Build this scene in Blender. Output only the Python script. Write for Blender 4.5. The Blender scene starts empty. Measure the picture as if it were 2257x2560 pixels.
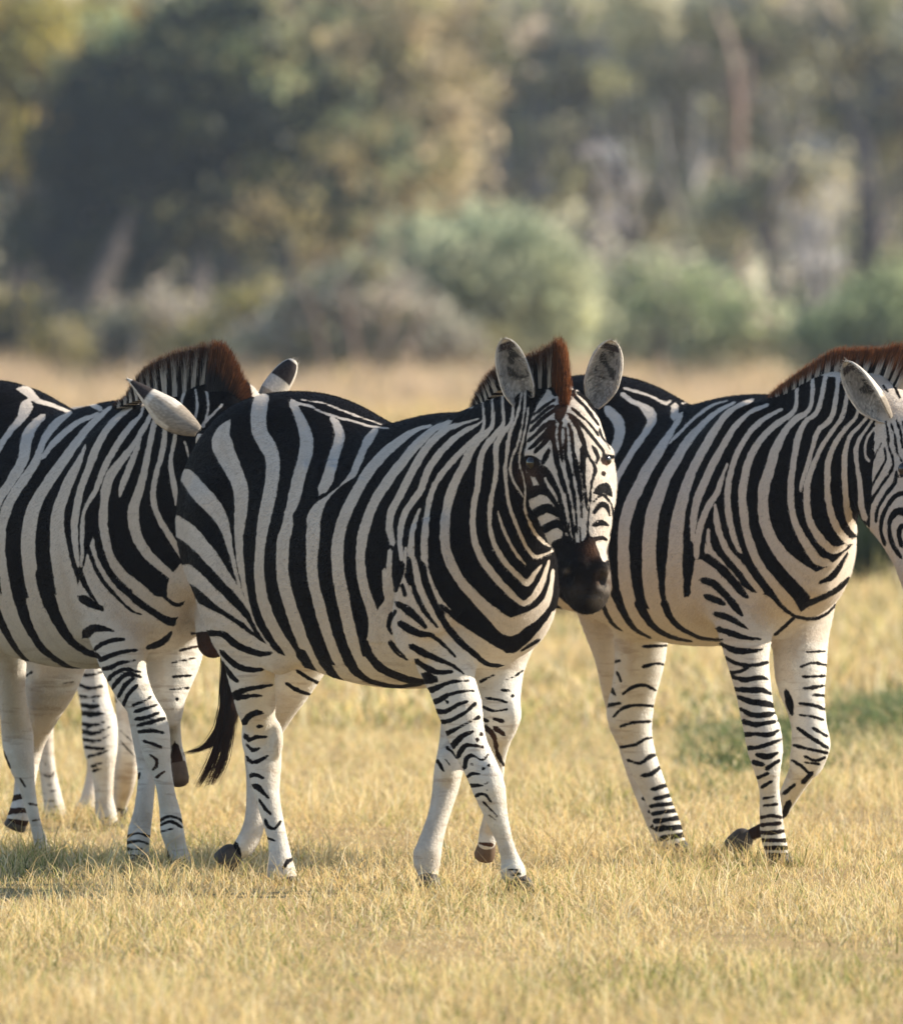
import bpy, math, random
import numpy as np

# ------------------------------------------------------------------ camera, light, exposure
SC = bpy.context.scene
SRC_W, SRC_H = 2257.0, 2560.0
DIST, SCALE, HORIZON = 45.0, 908.0, 700.0          # metres to the herd, px per metre there, horizon row
EYE = 1.6905                                        # camera height
cam_d = bpy.data.cameras.new('camera')
cam = bpy.data.objects.new('camera', cam_d)
SC.collection.objects.link(cam)
SC.camera = cam
cam.location = (0, -DIST, EYE)
cam.rotation_euler = (math.radians(90), 0, 0)
cam_d.sensor_fit = 'HORIZONTAL'
cam_d.sensor_width = 36.0
cam_d.lens = 36.0 * DIST / (SRC_W / SCALE)
cam_d.shift_y = -(SRC_H / 2 - HORIZON) / SRC_W
cam_d.clip_start = 1.0
cam_d.clip_end = 3000.0
cam_d.dof.use_dof = True
cam_d.dof.focus_distance = DIST + 0.4
cam_d.dof.aperture_fstop = cam_d.lens / 75.0

SUN_AZ, SUN_EL = math.radians(16), math.radians(28)  # from the right, a little behind the herd
world = bpy.data.worlds.new('World')
SC.world = world
world.use_nodes = True
wn = world.node_tree
sky = wn.nodes.new('ShaderNodeTexSky')
sky.sky_type = 'NISHITA'
sky.sun_disc = False
sky.sun_elevation = SUN_EL
sky.sun_rotation = math.radians(90) - SUN_AZ
sky.air_density = 1.0
sky.dust_density = 0.2
bg = wn.nodes['Background']
wn.links.new(sky.outputs[0], bg.inputs[0])
bg.inputs[1].default_value = 0.098
sun_d = bpy.data.lights.new('sun', 'SUN')
sun_d.energy = 5.0
sun_d.angle = math.radians(0.6)
sun_d.color = (1.0, 0.90, 0.73)
sun = bpy.data.objects.new('sun', sun_d)
SC.collection.objects.link(sun)
from mathutils import Vector
sdir = Vector((math.cos(SUN_AZ) * math.cos(SUN_EL), math.sin(SUN_AZ) * math.cos(SUN_EL), math.sin(SUN_EL)))
sun.rotation_euler = sdir.to_track_quat('Z', 'Y').to_euler()
SC.view_settings.view_transform = 'Standard'
SC.view_settings.look = 'None'
SC.view_settings.exposure = 1.0
SC.view_settings.gamma = 1.0
SC.cycles.use_denoising = True
SC.cycles.max_bounces = 5
SC.cycles.volume_bounces = 0
SC.cycles.volume_step_rate = 4.0
SC.cycles.transparent_max_bounces = 4

# ------------------------------------------------------------------ helpers
def P(px, py, Y):
    """Point of the place: where the photograph shows (px, py), Y metres beyond the nearest hooves."""
    k = (DIST + Y) / DIST / SCALE
    return np.array([(px - SRC_W / 2) * k, Y, EYE - (py - HORIZON) * k])

def mesh_obj(name, verts, faces, mat=None, parent=None, origin=None, smooth=True):
    """faces: (n,k) int array or list of lists."""
    me = bpy.data.meshes.new(name)
    verts = np.asarray(verts, dtype=np.float32)
    if origin is not None:
        verts = verts - np.asarray(origin, dtype=np.float32)
    if isinstance(faces, np.ndarray):
        n, k = faces.shape
        me.vertices.add(len(verts)); me.vertices.foreach_set('co', verts.ravel())
        me.loops.add(n * k); me.loops.foreach_set('vertex_index', faces.astype(np.int32).ravel())
        me.polygons.add(n); me.polygons.foreach_set('loop_start', np.arange(0, n * k, k, dtype=np.int32))
        me.polygons.foreach_set('loop_total', np.full(n, k, dtype=np.int32))
        me.update(calc_edges=True)
    else:
        me.from_pydata(verts.tolist(), [], faces); me.update()
    if smooth:
        me.polygons.foreach_set('use_smooth', np.ones(len(me.polygons), dtype=bool))
    if mat: me.materials.append(mat)
    o = bpy.data.objects.new(name, me)
    SC.collection.objects.link(o)
    if parent is not None: o.parent = parent
    return o

def attr(o, name, vals, typ='FLOAT'):
    a = o.data.attributes.new(name, typ, 'POINT')
    a.data.foreach_set('value' if typ == 'FLOAT' else 'color', np.asarray(vals, dtype=np.float32).ravel())

def thing(name, label, cat, loc, group=None):
    o = bpy.data.objects.new(name, None)
    SC.collection.objects.link(o)
    o.location = loc; o.empty_display_size = 0.1
    tag(o, label, cat, group)
    return o

def tag(o, label=None, cat=None, group=None, kind=None):
    if label: o['label'] = label
    if cat: o['category'] = cat
    if group: o['group'] = group
    if kind: o['kind'] = kind
    return o

class NT:
    """small node-tree writer"""
    def __init__(s, name):
        s.m = bpy.data.materials.new(name); s.m.use_nodes = True
        s.t = s.m.node_tree; s.b = s.t.nodes['Principled BSDF']; s.out = s.t.nodes['Material Output']
    def n(s, typ, **kw):
        nd = s.t.nodes.new(typ)
        for k, v in kw.items():
            if k.startswith('i_'):
                key = k[2:]; key = int(key) if key.isdigit() else key
                nd.inputs[key].default_value = v
            else: setattr(nd, k, v)
        return nd
    def l(s, a, b): s.t.links.new(a, b)
    def attr(s, name): return s.n('ShaderNodeAttribute', attribute_name=name)
    def math(s, op, a, b=None, c=None, clamp=False):
        nd = s.n('ShaderNodeMath', operation=op, use_clamp=clamp)
        for i, v in enumerate((a, b, c)):
            if v is None: continue
            if isinstance(v, (int, float)): nd.inputs[i].default_value = v
            else: s.l(v, nd.inputs[i])
        return nd.outputs[0]
    def noise(s, scale, detail=3, vec=None, rough=0.55):
        nd = s.n('ShaderNodeTexNoise'); nd.inputs['Scale'].default_value = scale
        nd.inputs['Detail'].default_value = detail; nd.inputs['Roughness'].default_value = rough
        if vec is None: vec = s.n('ShaderNodeTexCoord').outputs['Object']
        s.l(vec, nd.inputs['Vector'])
        return nd.outputs['Fac']
    def ramp(s, fac, stops):
        nd = s.n('ShaderNodeValToRGB'); e = nd.color_ramp.elements
        while len(e) < len(stops): e.new(0.5)
        for el, (p, c) in zip(e, stops):
            el.position = p; el.color = (*c, 1) if len(c) == 3 else c
        s.l(fac, nd.inputs[0]); return nd.outputs[0]
    def mix(s, fac, a, b, blend='MIX'):
        nd = s.n('ShaderNodeMix', data_type='RGBA', blend_type=blend)
        for sock, v in ((nd.inputs[0], fac), (nd.inputs[6], a), (nd.inputs[7], b)):
            if isinstance(v, (int, float)): sock.default_value = v
            elif isinstance(v, tuple): sock.default_value = (*v, 1)
            else: s.l(v, sock)
        return nd.outputs[2]
    def smooth(s, v, lo, hi):
        nd = s.n('ShaderNodeMapRange', interpolation_type='SMOOTHSTEP')
        nd.inputs['From Min'].default_value = lo; nd.inputs['From Max'].default_value = hi
        s.l(v, nd.inputs['Value']); return nd.outputs[0]
    def bump(s, h, strength=0.3, dist=0.005):
        nd = s.n('ShaderNodeBump'); nd.inputs['Strength'].default_value = strength; nd.inputs['Distance'].default_value = dist
        s.l(h, nd.inputs['Height']); s.l(nd.outputs[0], s.b.inputs['Normal'])

def catmull(pts, step):
    """resample a control polyline (columns are interpolated alike; first 2 or 3 columns are position)"""
    p = np.asarray(pts, float)
    if len(p) == 1: return p
    nd = 3 if p.shape[1] >= 4 else 2
    q = np.vstack([2 * p[0] - p[1], p, 2 * p[-1] - p[-2]])
    out = []
    for i in range(1, len(q) - 2):
        d = np.linalg.norm(q[i + 1, :nd] - q[i, :nd])
        n = max(1, int(round(d / step)))
        t = np.linspace(0, 1, n, endpoint=False)[:, None]
        a, b, c, e = q[i - 1], q[i], q[i + 1], q[i + 2]
        out.append(0.5 * (2 * b + (c - a) * t + (2 * a - 5 * b + 4 * c - e) * t ** 2 + (3 * b - a - 3 * c + e) * t ** 3))
    out.append(p[-1:])
    return np.vstack(out)

# ------------------------------------------------------------------ implicit body -> one continuous surface
class Flesh:
    """smooth union of elliptical limbs and muscles on a grid, meshed with surface nets"""
    def __init__(s, lo, hi, h):
        s.lo = np.asarray(lo, float); s.h = h
        s.n = np.ceil((np.asarray(hi, float) - s.lo) / h).astype(int) + 1
        s.f = np.full(s.n, 0.5, np.float32); s.chains = []
        s.ax = [s.lo[i] + h * np.arange(s.n[i]) for i in range(3)]
    def box(s, lo, hi):
        i0 = np.clip(np.floor((np.asarray(lo) - s.lo) / s.h).astype(int), 0, s.n - 1)
        i1 = np.clip(np.ceil((np.asarray(hi) - s.lo) / s.h).astype(int) + 1, 1, s.n)
        return tuple(slice(a, b) for a, b in zip(i0, i1))
    def grid(s, sl):
        return np.meshgrid(*[s.ax[i][sl[i]].astype(np.float32) for i in range(3)], indexing='ij')
    def blend(s, sl, d, k):
        a = s.f[sl]
        hh = np.maximum(k - np.abs(a - d), 0) / k
        s.f[sl] = np.minimum(a, d) - hh * hh * k * 0.25
    def cut(s, c, r, k=0.01):
        c = np.asarray(c); r = np.asarray(r, float)
        sl = s.box(c - r - 2 * k, c + r + 2 * k); g = s.grid(sl)
        q = [(g[i] - c[i]) / r[i] for i in range(3)]
        k0 = np.sqrt(q[0] ** 2 + q[1] ** 2 + q[2] ** 2); d = -(k0 - 1) * r.min()
        a = s.f[sl]; hh = np.maximum(k - np.abs(a - d), 0) / k
        s.f[sl] = np.maximum(a, d) + hh * hh * k * 0.25
    def ball(s, c, r, axes=None, k=0.05):
        """ellipsoid; axes = 3x3 rows"""
        c = np.asarray(c, float); r = np.asarray(r, float); A = np.eye(3) if axes is None else np.asarray(axes, float)
        R = r.max() + k + s.h
        sl = s.box(c - R, c + R); g = s.grid(sl)
        d = [g[i] - c[i] for i in range(3)]
        q = [(d[0] * A[j, 0] + d[1] * A[j, 1] + d[2] * A[j, 2]) for j in range(3)]
        k0 = np.sqrt(sum((q[j] / r[j]) ** 2 for j in range(3))) + 1e-6
        k1 = np.sqrt(sum((q[j] / r[j] ** 2) ** 2 for j in range(3))) + 1e-6
        s.blend(sl, k0 * (k0 - 1) / k1, k)
    def limb(s, pts, u=(0, 0, 1), k=0.03, step=0.03, part='body'):
        """pts rows: x y z ru rv; ru measured along hint u (made square to the limb), rv across"""
        p = catmull(pts, step)
        s.chains.append((part, p))
        u = np.asarray(u, float)
        R = p[:, 3:5].max() + k + 3 * s.h
        sl = s.box(p[:, :3].min(0) - R, p[:, :3].max(0) + R)
        base = [x.start for x in sl]
        D = np.full([x.stop - x.start for x in sl], 0.5, np.float32)
        for a, b in zip(p[:-1], p[1:]):
            ax = b[:3] - a[:3]; L = np.linalg.norm(ax)
            if L < 1e-6: continue
            w = ax / L; uu = u - w * u.dot(w); uu /= np.linalg.norm(uu); vv = np.cross(w, uu)
            r = max(a[3:5].max(), b[3:5].max()) + k + 2 * s.h
            s2 = s.box(np.minimum(a[:3], b[:3]) - r, np.maximum(a[:3], b[:3]) + r)
            g = s.grid(s2)
            d = [g[i] - a[i] for i in range(3)]
            tw = d[0] * w[0] + d[1] * w[1] + d[2] * w[2]
            t = np.clip(tw / L, 0, 1)
            qu = d[0] * uu[0] + d[1] * uu[1] + d[2] * uu[2]
            qv = d[0] * vv[0] + d[1] * vv[1] + d[2] * vv[2]
            qw = tw - t * L
            ru = a[3] + t * (b[3] - a[3]); rv = a[4] + t * (b[4] - a[4]); rm = np.minimum(ru, rv)
            k0 = np.sqrt((qu / ru) ** 2 + (qv / rv) ** 2 + (qw / rm) ** 2) + 1e-6
            k1 = np.sqrt((qu / ru ** 2) ** 2 + (qv / rv ** 2) ** 2 + (qw / rm ** 2) ** 2) + 1e-6
            dd = k0 * (k0 - 1) / k1
            s3 = tuple(slice(x.start - o, x.stop - o) for x, o in zip(s2, base))
            D[s3] = np.minimum(D[s3], dd.astype(np.float32))
        s.blend(sl, D, k)
    def mesh(s, smooth=3):
        f = s.f; n = s.n
        ins = f < 0
        c = [ins[:-1, :-1, :-1], ins[1:, :-1, :-1], ins[:-1, 1:, :-1], ins[1:, 1:, :-1],
             ins[:-1, :-1, 1:], ins[1:, :-1, 1:], ins[:-1, 1:, 1:], ins[1:, 1:, 1:]]
        cnt = sum(x.astype(np.int8) for x in c)
        act = np.argwhere((cnt > 0) & (cnt < 8))
        off = np.array([[i & 1, (i >> 1) & 1, (i >> 2) & 1] for i in range(8)])
        val = np.stack([f[act[:, 0] + o[0], act[:, 1] + o[1], act[:, 2] + o[2]] for o in off], 1)
        acc = np.zeros((len(act), 3)); num = np.zeros(len(act))
        for i in range(8):
            for ax in range(3):
                j = i | (1 << ax)
                if j == i: continue
                a, b = val[:, i], val[:, j]
                m = (a < 0) != (b < 0)
                t = np.where(m, a / np.where(m, a - b, 1), 0)
                pt = off[i] + t[:, None] * (off[j] - off[i])
                acc += np.where(m[:, None], pt, 0); num += m
        V = s.lo + s.h * (act + acc / num[:, None])
        idx = np.full(n - 1, -1, np.int64); idx[act[:, 0], act[:, 1], act[:, 2]] = np.arange(len(act))
        F = []
        for ax in range(3):
            b, cc = (ax + 1) % 3, (ax + 2) % 3
            sl0 = [slice(None)] * 3; sl1 = [slice(None)] * 3
            sl0[ax] = slice(0, -1); sl1[ax] = slice(1, None)
            e = np.argwhere(ins[tuple(sl0)] != ins[tuple(sl1)])
            e = e[(e[:, b] > 0) & (e[:, cc] > 0) & (e[:, b] < n[b] - 1) & (e[:, cc] < n[cc] - 1)]
            inside = ins[e[:, 0], e[:, 1], e[:, 2]]
            q = []
            for db, dc in ((1, 1), (0, 1), (0, 0), (1, 0)):
                g = e.copy(); g[:, b] -= db; g[:, cc] -= dc
                q.append(idx[g[:, 0], g[:, 1], g[:, 2]])
            q = np.stack(q, 1)
            q[~inside] = q[~inside][:, ::-1]
            F.append(q)
        F = np.vstack(F)
        F = F[(F >= 0).all(1)]
        ed = np.vstack([F[:, [0, 1]], F[:, [1, 2]], F[:, [2, 3]], F[:, [3, 0]]])
        for it in range(smooth * 2):
            lam = 0.5 if it % 2 == 0 else -0.52
            sm = np.zeros_like(V); ct = np.zeros(len(V))
            for i in range(3): sm[:, i] = np.bincount(ed[:, 0], V[ed[:, 1], i], len(V))
            ct = np.bincount(ed[:, 0], minlength=len(V))
            V = V + lam * (sm / np.maximum(ct, 1)[:, None] - V)
        return V, F
# ------------------------------------------------------------------ zebra anatomy
def leg_rows(rows, depth=1.15):
    """rows (px, py, Y, width in px as seen) -> x y z ru rv, ru = depth radius, rv = half width square to the limb"""
    r = np.asarray(rows, float)
    tx = np.gradient(r[:, 0]); ty = np.gradient(r[:, 1])
    c = np.abs(ty) / np.hypot(tx, ty)
    out = []
    for (px, py, Y, w), cc in zip(r, c):
        k = (DIST + Y) / DIST / SCALE
        rv = w * 0.5 * k * max(cc, 0.6)
        out.append([*P(px, py, Y), rv * depth, rv])
    return out

def px_rows(rows):
    """rows (px, py, Y, ru, rv)"""
    return [[*P(*r[:3]), r[3], r[4]] for r in rows]

class Frame:
    """the animal's own axes: s forward along the spine, l to its left, z up"""
    def __init__(s, px, Y, yaw):
        a = math.radians(yaw)
        s.f = np.array([math.cos(a), -math.sin(a), 0]); s.l = np.array([math.sin(a), math.cos(a), 0])
        s.o = P(px, HORIZON, Y); s.o[2] = 0
    def __call__(s, fs, l, z): return s.o + fs * s.f + l * s.l + np.array([0, 0, z])

TORSO = [(-1.25, 1.16, .88, .10), (-1.18, 1.26, .76, .175), (-1.05, 1.335, .69, .24), (-.9, 1.355, .65, .275),
         (-.7, 1.335, .605, .31), (-.5, 1.28, .565, .335), (-.3, 1.262, .555, .335), (-.1, 1.275, .575, .295),
         (.05, 1.29, .61, .215), (.16, 1.25, .67, .165), (.23, 1.17, .74, .12), (.28, 1.06, .82, .08)]

def torso(F, fr, dtop=0.0, dbot=0.0, wid=1.0):
    rows = []
    for s_, t, b, w in TORSO:
        t += dtop; b += dbot
        rows.append([*fr(s_, 0, (t + b) / 2), (t - b) / 2, w * wid])
    F.limb(rows, u=(0, 0, 1), k=0.04, step=0.05)
    up = np.array([0, 0, 1.0])
    def ax(tilt):
        t = math.radians(tilt)
        a = fr.f * math.cos(t) + up * math.sin(t)
        return [a, fr.l, np.cross(a, fr.l)]
    for sd in (-1, 1):
        F.ball(fr(-.93, sd * .13, 1.02 + dtop), (.27, .155, .31), ax(0), k=0.08)          # haunch
        F.ball(fr(.05, sd * (.14 if sd < 0 else .105), .98 + dbot), (.17, .105, .30), ax(-15), k=0.08)         # shoulder
        F.ball(fr(.18, sd * .062, .83 + dbot), (.105, .085, .15), ax(0), k=0.07)              # breast
    F.ball(fr(-.1, 0, 1.19 + dtop), (.35, .09, .125), ax(0), k=0.09)                      # withers
    F.ball(fr(-.9, 0, 1.25 + dtop), (.3, .16, .115), ax(0), k=0.07)                       # croup

H_GRID = 0.0055

# ---- the zebra that looks at the camera
def shape_middle():
    fr = Frame(1165, .15, 58)
    F = Flesh((-1.0, -.85, -.02), (.62, 1.75, 1.55), H_GRID)
    torso(F, fr)
    lg = lambda rows, k=.03, part='body': F.limb(leg_rows(rows), u=(0, 1, 0), k=k, part=part)
    # near foreleg
    lg([(1075, 1420, .0, 190), (1085, 1540, -.02, 170), (1112, 1650, -.03, 150), (1130, 1711, -.04, 124), (1147, 1764, -.05, 120),
        (1160, 1816, -.06, 102), (1177, 1869, -.07, 94), (1203, 1922, -.08, 92), (1223, 1974, -.09, 86), (1237, 2027, -.09, 64),
        (1262, 2106, -.08, 42), (1277, 2155, -.07, 50), (1284, 2183, -.06, 60), (1296, 2212, -.06, 54), (1304, 2235, -.06, 58)], .05)
    # inner standing leg
    lg([(1160, 1640, .2, 100), (1150, 1760, .18, 90), (1137, 1860, .15, 80), (1122, 1922, .13, 74), (1113, 1974, .12, 66), (1100, 2027, .1, 56), (1084, 2080, .08, 58),
        (1069, 2133, .06, 68), (1067, 2158, .06, 66), (1071, 2186, .05, 50), (1068, 2212, .04, 54), (1066, 2232, .03, 58)], part='inner')
    # lifted far foreleg
    lg([(1255, 1520, .22, 170), (1258, 1600, .2, 135), (1254, 1690, .17, 106), (1251, 1750, .14, 98), (1252, 1785, .12, 92), (1248, 1820, .12, 76)], .05, part='farfore')
    lg([(1252, 1790, .13, 84), (1246, 1850, .18, 62), (1240, 1900, .24, 46), (1236, 1980, .32, 40), (1230, 2040, .38, 42), (1222, 2078, .42, 48), (1216, 2110, .42, 44)], part='farfore')
    # near hind leg
    lg([(585, 1300, .80, 250), (595, 1440, .74, 235), (608, 1540, .72, 200), (622, 1620, .72, 150), (629, 1695, .73, 117), (639, 1759, .77, 102),
        (646, 1800, .81, 86), (657, 1854, .85, 92), (661, 1918, .84, 84), (666, 1981, .82, 66), (681, 2045, .79, 54), (696, 2109, .76, 50),
        (701, 2156, .74, 62), (705, 2185, .73, 72), (712, 2215, .72, 74)], .05)
    # far hind leg, pushing off
    lg([(770, 1460, 1.0, 250), (752, 1590, 1.0, 200), (722, 1690, 1.05, 150), (690, 1770, 1.12, 105), (662, 1840, 1.2, 76), (648, 1880, 1.24, 74),
        (644, 1950, 1.22, 56), (640, 2030, 1.18, 52), (630, 2080, 1.16, 56), (610, 2118, 1.15, 66), (590, 2134, 1.15, 60)], .05, part='farhind')
    for c, r in (((1222, 1955, -.115), (.030, .035, .055)), ((1118, 1915, .09), (.030, .035, .05)), ((1280, 1790, .09), (.018, .03, .04)), ((628, 1842, .86), (.024, .035, .05)), ((690, 1850, .80), (.02, .03, .05)),
                 ((1066, 2140, .07), (.03, .03, .026)), ((1282, 2180, -.08), (.03, .03, .026)), ((700, 2180, .72), (.03, .03, .026))):
        F.ball(P(*c), r, k=.02)
    F.ball(P(1035, 1560, -.10), (.07, .06, .11), k=.03); F.ball(P(1075, 1440, -.16), (.10, .05, .16), k=.05)     # elbow and upper arm
    F.cut(P(985, 1590, -.05), (.035, .05, .10), .04); F.ball(P(700, 1560, .62), (.07, .05, .14), k=.06)             # fold behind the elbow, stifle
    for i in range(6): F.ball(P(770 + 38 * i, 1330 + 16 * i, .40 - .055 * i), (.016, .03, .16), k=.05)             # ribs
    # neck and head
    F.limb(px_rows([(1185, 1320, .03, .145, .30), (1235, 1220, -.08, .13, .25), (1300, 1140, -.18, .105, .19), (1355, 1085, -.24, .092, .145), (1395, 1060, -.25, .085, .11)]),
           u=fr.l, k=.07)
    hu = (-.15, 1, 0)
    F.limb(px_rows([(1405, 1032, -.26, .085, .07), (1409, 1060, -.29, .1, .092), (1413, 1100, -.34, .125, .104), (1420, 1150, -.37, .13, .112), (1427, 1200, -.4, .125, .112),
                    (1437, 1260, -.43, .115, .106), (1446, 1320, -.46, .095, .09), (1452, 1375, -.49, .08, .066), (1459, 1420, -.51, .078, .069),
                    (1463, 1455, -.52, .072, .07), (1468, 1485, -.52, .055, .058), (1470, 1502, -.52, .035, .04)]), u=hu, k=.02, step=.02, part='head')
    for px, py in ((1338, 1215), (1524, 1215)):                          # cheeks
        F.ball(P(px + (22 if px < 1400 else -22), py, -.33), (.04, .09, .095), k=.04)
    for px in (1334, 1512):                                             # brow ridges
        F.ball(P(px, 1135, -.4), (.022, .03, .022), k=.025)
    F.ball(P(1475, 1478, -.545), (.045, .03, .028), k=.02)                # lower lip
    F.ball(P(1447, 1425, -.585), (.03, .02, .028), k=.02)
    F.ball(P(1500, 1425, -.575), (.026, .02, .028), k=.02)
    F.cut(P(1422, 1444, -.585), (.014, .034, .023)); F.cut(P(1505, 1446, -.578), (.012, .034, .022))
    F.cut(P(1466, 1487, -.60), (.05, .03, .004), .006)                       # mouth
    return fr, F

# ---- the zebra on the left, its head turned away behind the rump of the middle one
def shape_left():
    fr = Frame(355, 1.95, 58)
    F = Flesh((-1.95, .85, -.02), (-.3, 3.55, 1.62), H_GRID)
    torso(F, fr, .022, .012)
    lg = lambda rows, k=.03, part='body': F.limb(leg_rows(rows), u=(0, 1, 0), k=k, part=part)
    lg([(275, 1400, 1.82, 190), (282, 1510, 1.8, 165), (301, 1607, 1.78, 141), (306, 1646, 1.77, 122), (316, 1685, 1.76, 108), (332, 1724, 1.75, 100), (354, 1763, 1.74, 90),
        (377, 1802, 1.73, 86), (386, 1841, 1.73, 80), (391, 1880, 1.73, 72), (401, 1920, 1.73, 56), (411, 1959, 1.73, 46), (418, 1998, 1.73, 46), (426, 2037, 1.74, 54),
        (430, 2076, 1.74, 60), (440, 2115, 1.75, 52), (446, 2150, 1.75, 62), (448, 2178, 1.75, 64)], .05)
    lg([(345, 1640, 2.0, 110), (356, 1740, 1.96, 90), (365, 1840, 1.92, 70), (367, 1910, 1.88, 50), (366, 1959, 1.86, 44), (362, 1998, 1.84, 46), (357, 2037, 1.83, 49),
        (349, 2076, 1.82, 57), (345, 2115, 1.8, 57), (348, 2150, 1.8, 48), (350, 2178, 1.79, 52)], part='inner')
    lg([(440, 1480, 2.05, 170), (442, 1540, 2.03, 155), (440, 1607, 2.0, 143), (435, 1646, 1.97, 136), (428, 1685, 1.94, 118), (424, 1724, 1.92, 94), (424, 1763, 1.9, 66), (430, 1800, 1.9, 42)], .05, part='farfore')
    lg([(428, 1775, 1.92, 46), (435, 1822, 1.98, 34), (438, 1870, 2.03, 36), (441, 1896, 2.06, 46), (443, 1925, 2.07, 50)], part='farfore')
    lg([(-45, 1300, 2.72, 240), (-30, 1430, 2.7, 225), (-8, 1540, 2.72, 170), (18, 1610, 2.75, 110), (22, 1646, 2.78, 90), (28, 1724, 2.85, 72), (38, 1802, 2.95, 74), (44, 1841, 2.98, 80), (47, 1880, 2.98, 76),
        (56, 1920, 2.98, 62), (66, 1959, 2.98, 44), (74, 1998, 2.98, 36), (83, 2037, 2.98, 30), (93, 2076, 2.98, 30), (103, 2112, 2.98, 36), (110, 2140, 2.98, 40)], .05)
    lg([(150, 1500, 3.0, 230), (142, 1590, 3.0, 190), (128, 1690, 3.02, 150), (108, 1770, 3.1, 100), (84, 1840, 3.2, 72), (70, 1890, 3.22, 66), (62, 1960, 3.18, 52), (56, 2010, 3.15, 54), (44, 2050, 3.12, 58)], .05, part='farhind')
    F.limb(px_rows([(400, 1300, 1.8, .145, .30), (440, 1200, 1.72, .135, .25), (490, 1110, 1.68, .11, .2), (535, 1050, 1.68, .098, .16), (572, 1025, 1.7, .09, .12)]), u=fr.l, k=.07)
    F.limb(px_rows([(575, 1020, 1.7, .09, .085), (592, 1080, 1.7, .115, .105), (585, 1180, 1.7, .14, .11), (570, 1290, 1.7, .12, .1), (556, 1390, 1.7, .09, .075),
                    (545, 1480, 1.7, .075, .06), (537, 1560, 1.7, .07, .056), (533, 1605, 1.7, .055, .046)]), u=(0, 1, 0), k=.02, step=.02, part='head')
    return fr, F

# ---- the zebra on the right
def shape_right():
    fr = Frame(1912, 2.3, 58)
    F = Flesh((-.05, 1.1, -.02), (1.85, 3.95, 1.66), H_GRID)
    torso(F, fr, .035, .07)
    lg = lambda rows, k=.03, part='body': F.limb(leg_rows(rows), u=(0, 1, 0), k=k, part=part)
    lg([(1850, 1380, 2.2, 180), (1855, 1500, 2.18, 160), (1864, 1593, 2.16, 130), (1868, 1640, 2.15, 110), (1876, 1688, 2.14, 98), (1885, 1735, 2.13, 90), (1893, 1783, 2.12, 88),
        (1906, 1830, 2.11, 94), (1913, 1878, 2.1, 88), (1918, 1925, 2.1, 66), (1923, 1973, 2.12, 50), (1926, 2021, 2.14, 55), (1929, 2068, 2.16, 60), (1936, 2110, 2.17, 62), (1946, 2150, 2.18, 60), (1950, 2170, 2.18, 60)], .05)
    lg([(2000, 1440, 2.4, 190), (2000, 1530, 2.38, 165), (2000, 1593, 2.36, 142), (2001, 1688, 2.32, 128), (2007, 1735, 2.3, 110), (2017, 1783, 2.28, 94), (2024, 1830, 2.26, 88), (2028, 1868, 2.25, 88), (2016, 1905, 2.28, 84)], .05, part='farfore')
    lg([(2026, 1860, 2.27, 84), (2014, 1910, 2.32, 74), (1990, 1955, 2.4, 64), (1968, 1995, 2.48, 54), (1945, 2035, 2.56, 50), (1915, 2070, 2.6, 52), (1885, 2085, 2.62, 54), (1862, 2095, 2.62, 48)], part='farfore')
    lg([(1590, 1280, 3.02, 240), (1600, 1430, 2.98, 215), (1606, 1530, 2.97, 165), (1603, 1593, 2.98, 136), (1600, 1640, 3.0, 128), (1593, 1688, 3.03, 120), (1583, 1735, 3.07, 114), (1574, 1783, 3.1, 116), (1581, 1830, 3.12, 100),
        (1597, 1878, 3.12, 84), (1614, 1925, 3.11, 78), (1635, 1973, 3.1, 70), (1654, 2021, 3.08, 64), (1669, 2068, 3.06, 72), (1684, 2105, 3.05, 60), (1694, 2135, 3.05, 62)], .05)
    lg([(1500, 1380, 3.2, 200), (1520, 1530, 3.25, 150), (1535, 1640, 3.3, 100), (1545, 1740, 3.4, 76), (1565, 1830, 3.4, 60), (1590, 1930, 3.35, 50), (1625, 2030, 3.3, 44), (1650, 2085, 3.28, 50), (1672, 2120, 3.28, 52)], .05, part='farhind')
    F.limb(px_rows([(1950, 1300, 2.17, .145, .30), (2000, 1200, 2.08, .135, .26), (2065, 1115, 2.0, .112, .215), (2130, 1060, 1.94, .1, .175), (2185, 1035, 1.92, .09, .13)]), u=fr.l, k=.07)
    F.limb(px_rows([(2190, 1010, 1.92, .085, .08), (2212, 1060, 1.88, .11, .105), (2235, 1140, 1.84, .16, .115), (2258, 1220, 1.8, .15, .112), (2280, 1300, 1.75, .115, .098),
                    (2300, 1380, 1.7, .085, .075), (2318, 1445, 1.66, .078, .068), (2330, 1490, 1.63, .06, .055)]), u=(-.75, .65, 0), k=.02, step=.02, part='head')
    F.ball(P(2215, 1225, 1.86), (.075, .06, .12), k=.05)
    return fr, F

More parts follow.
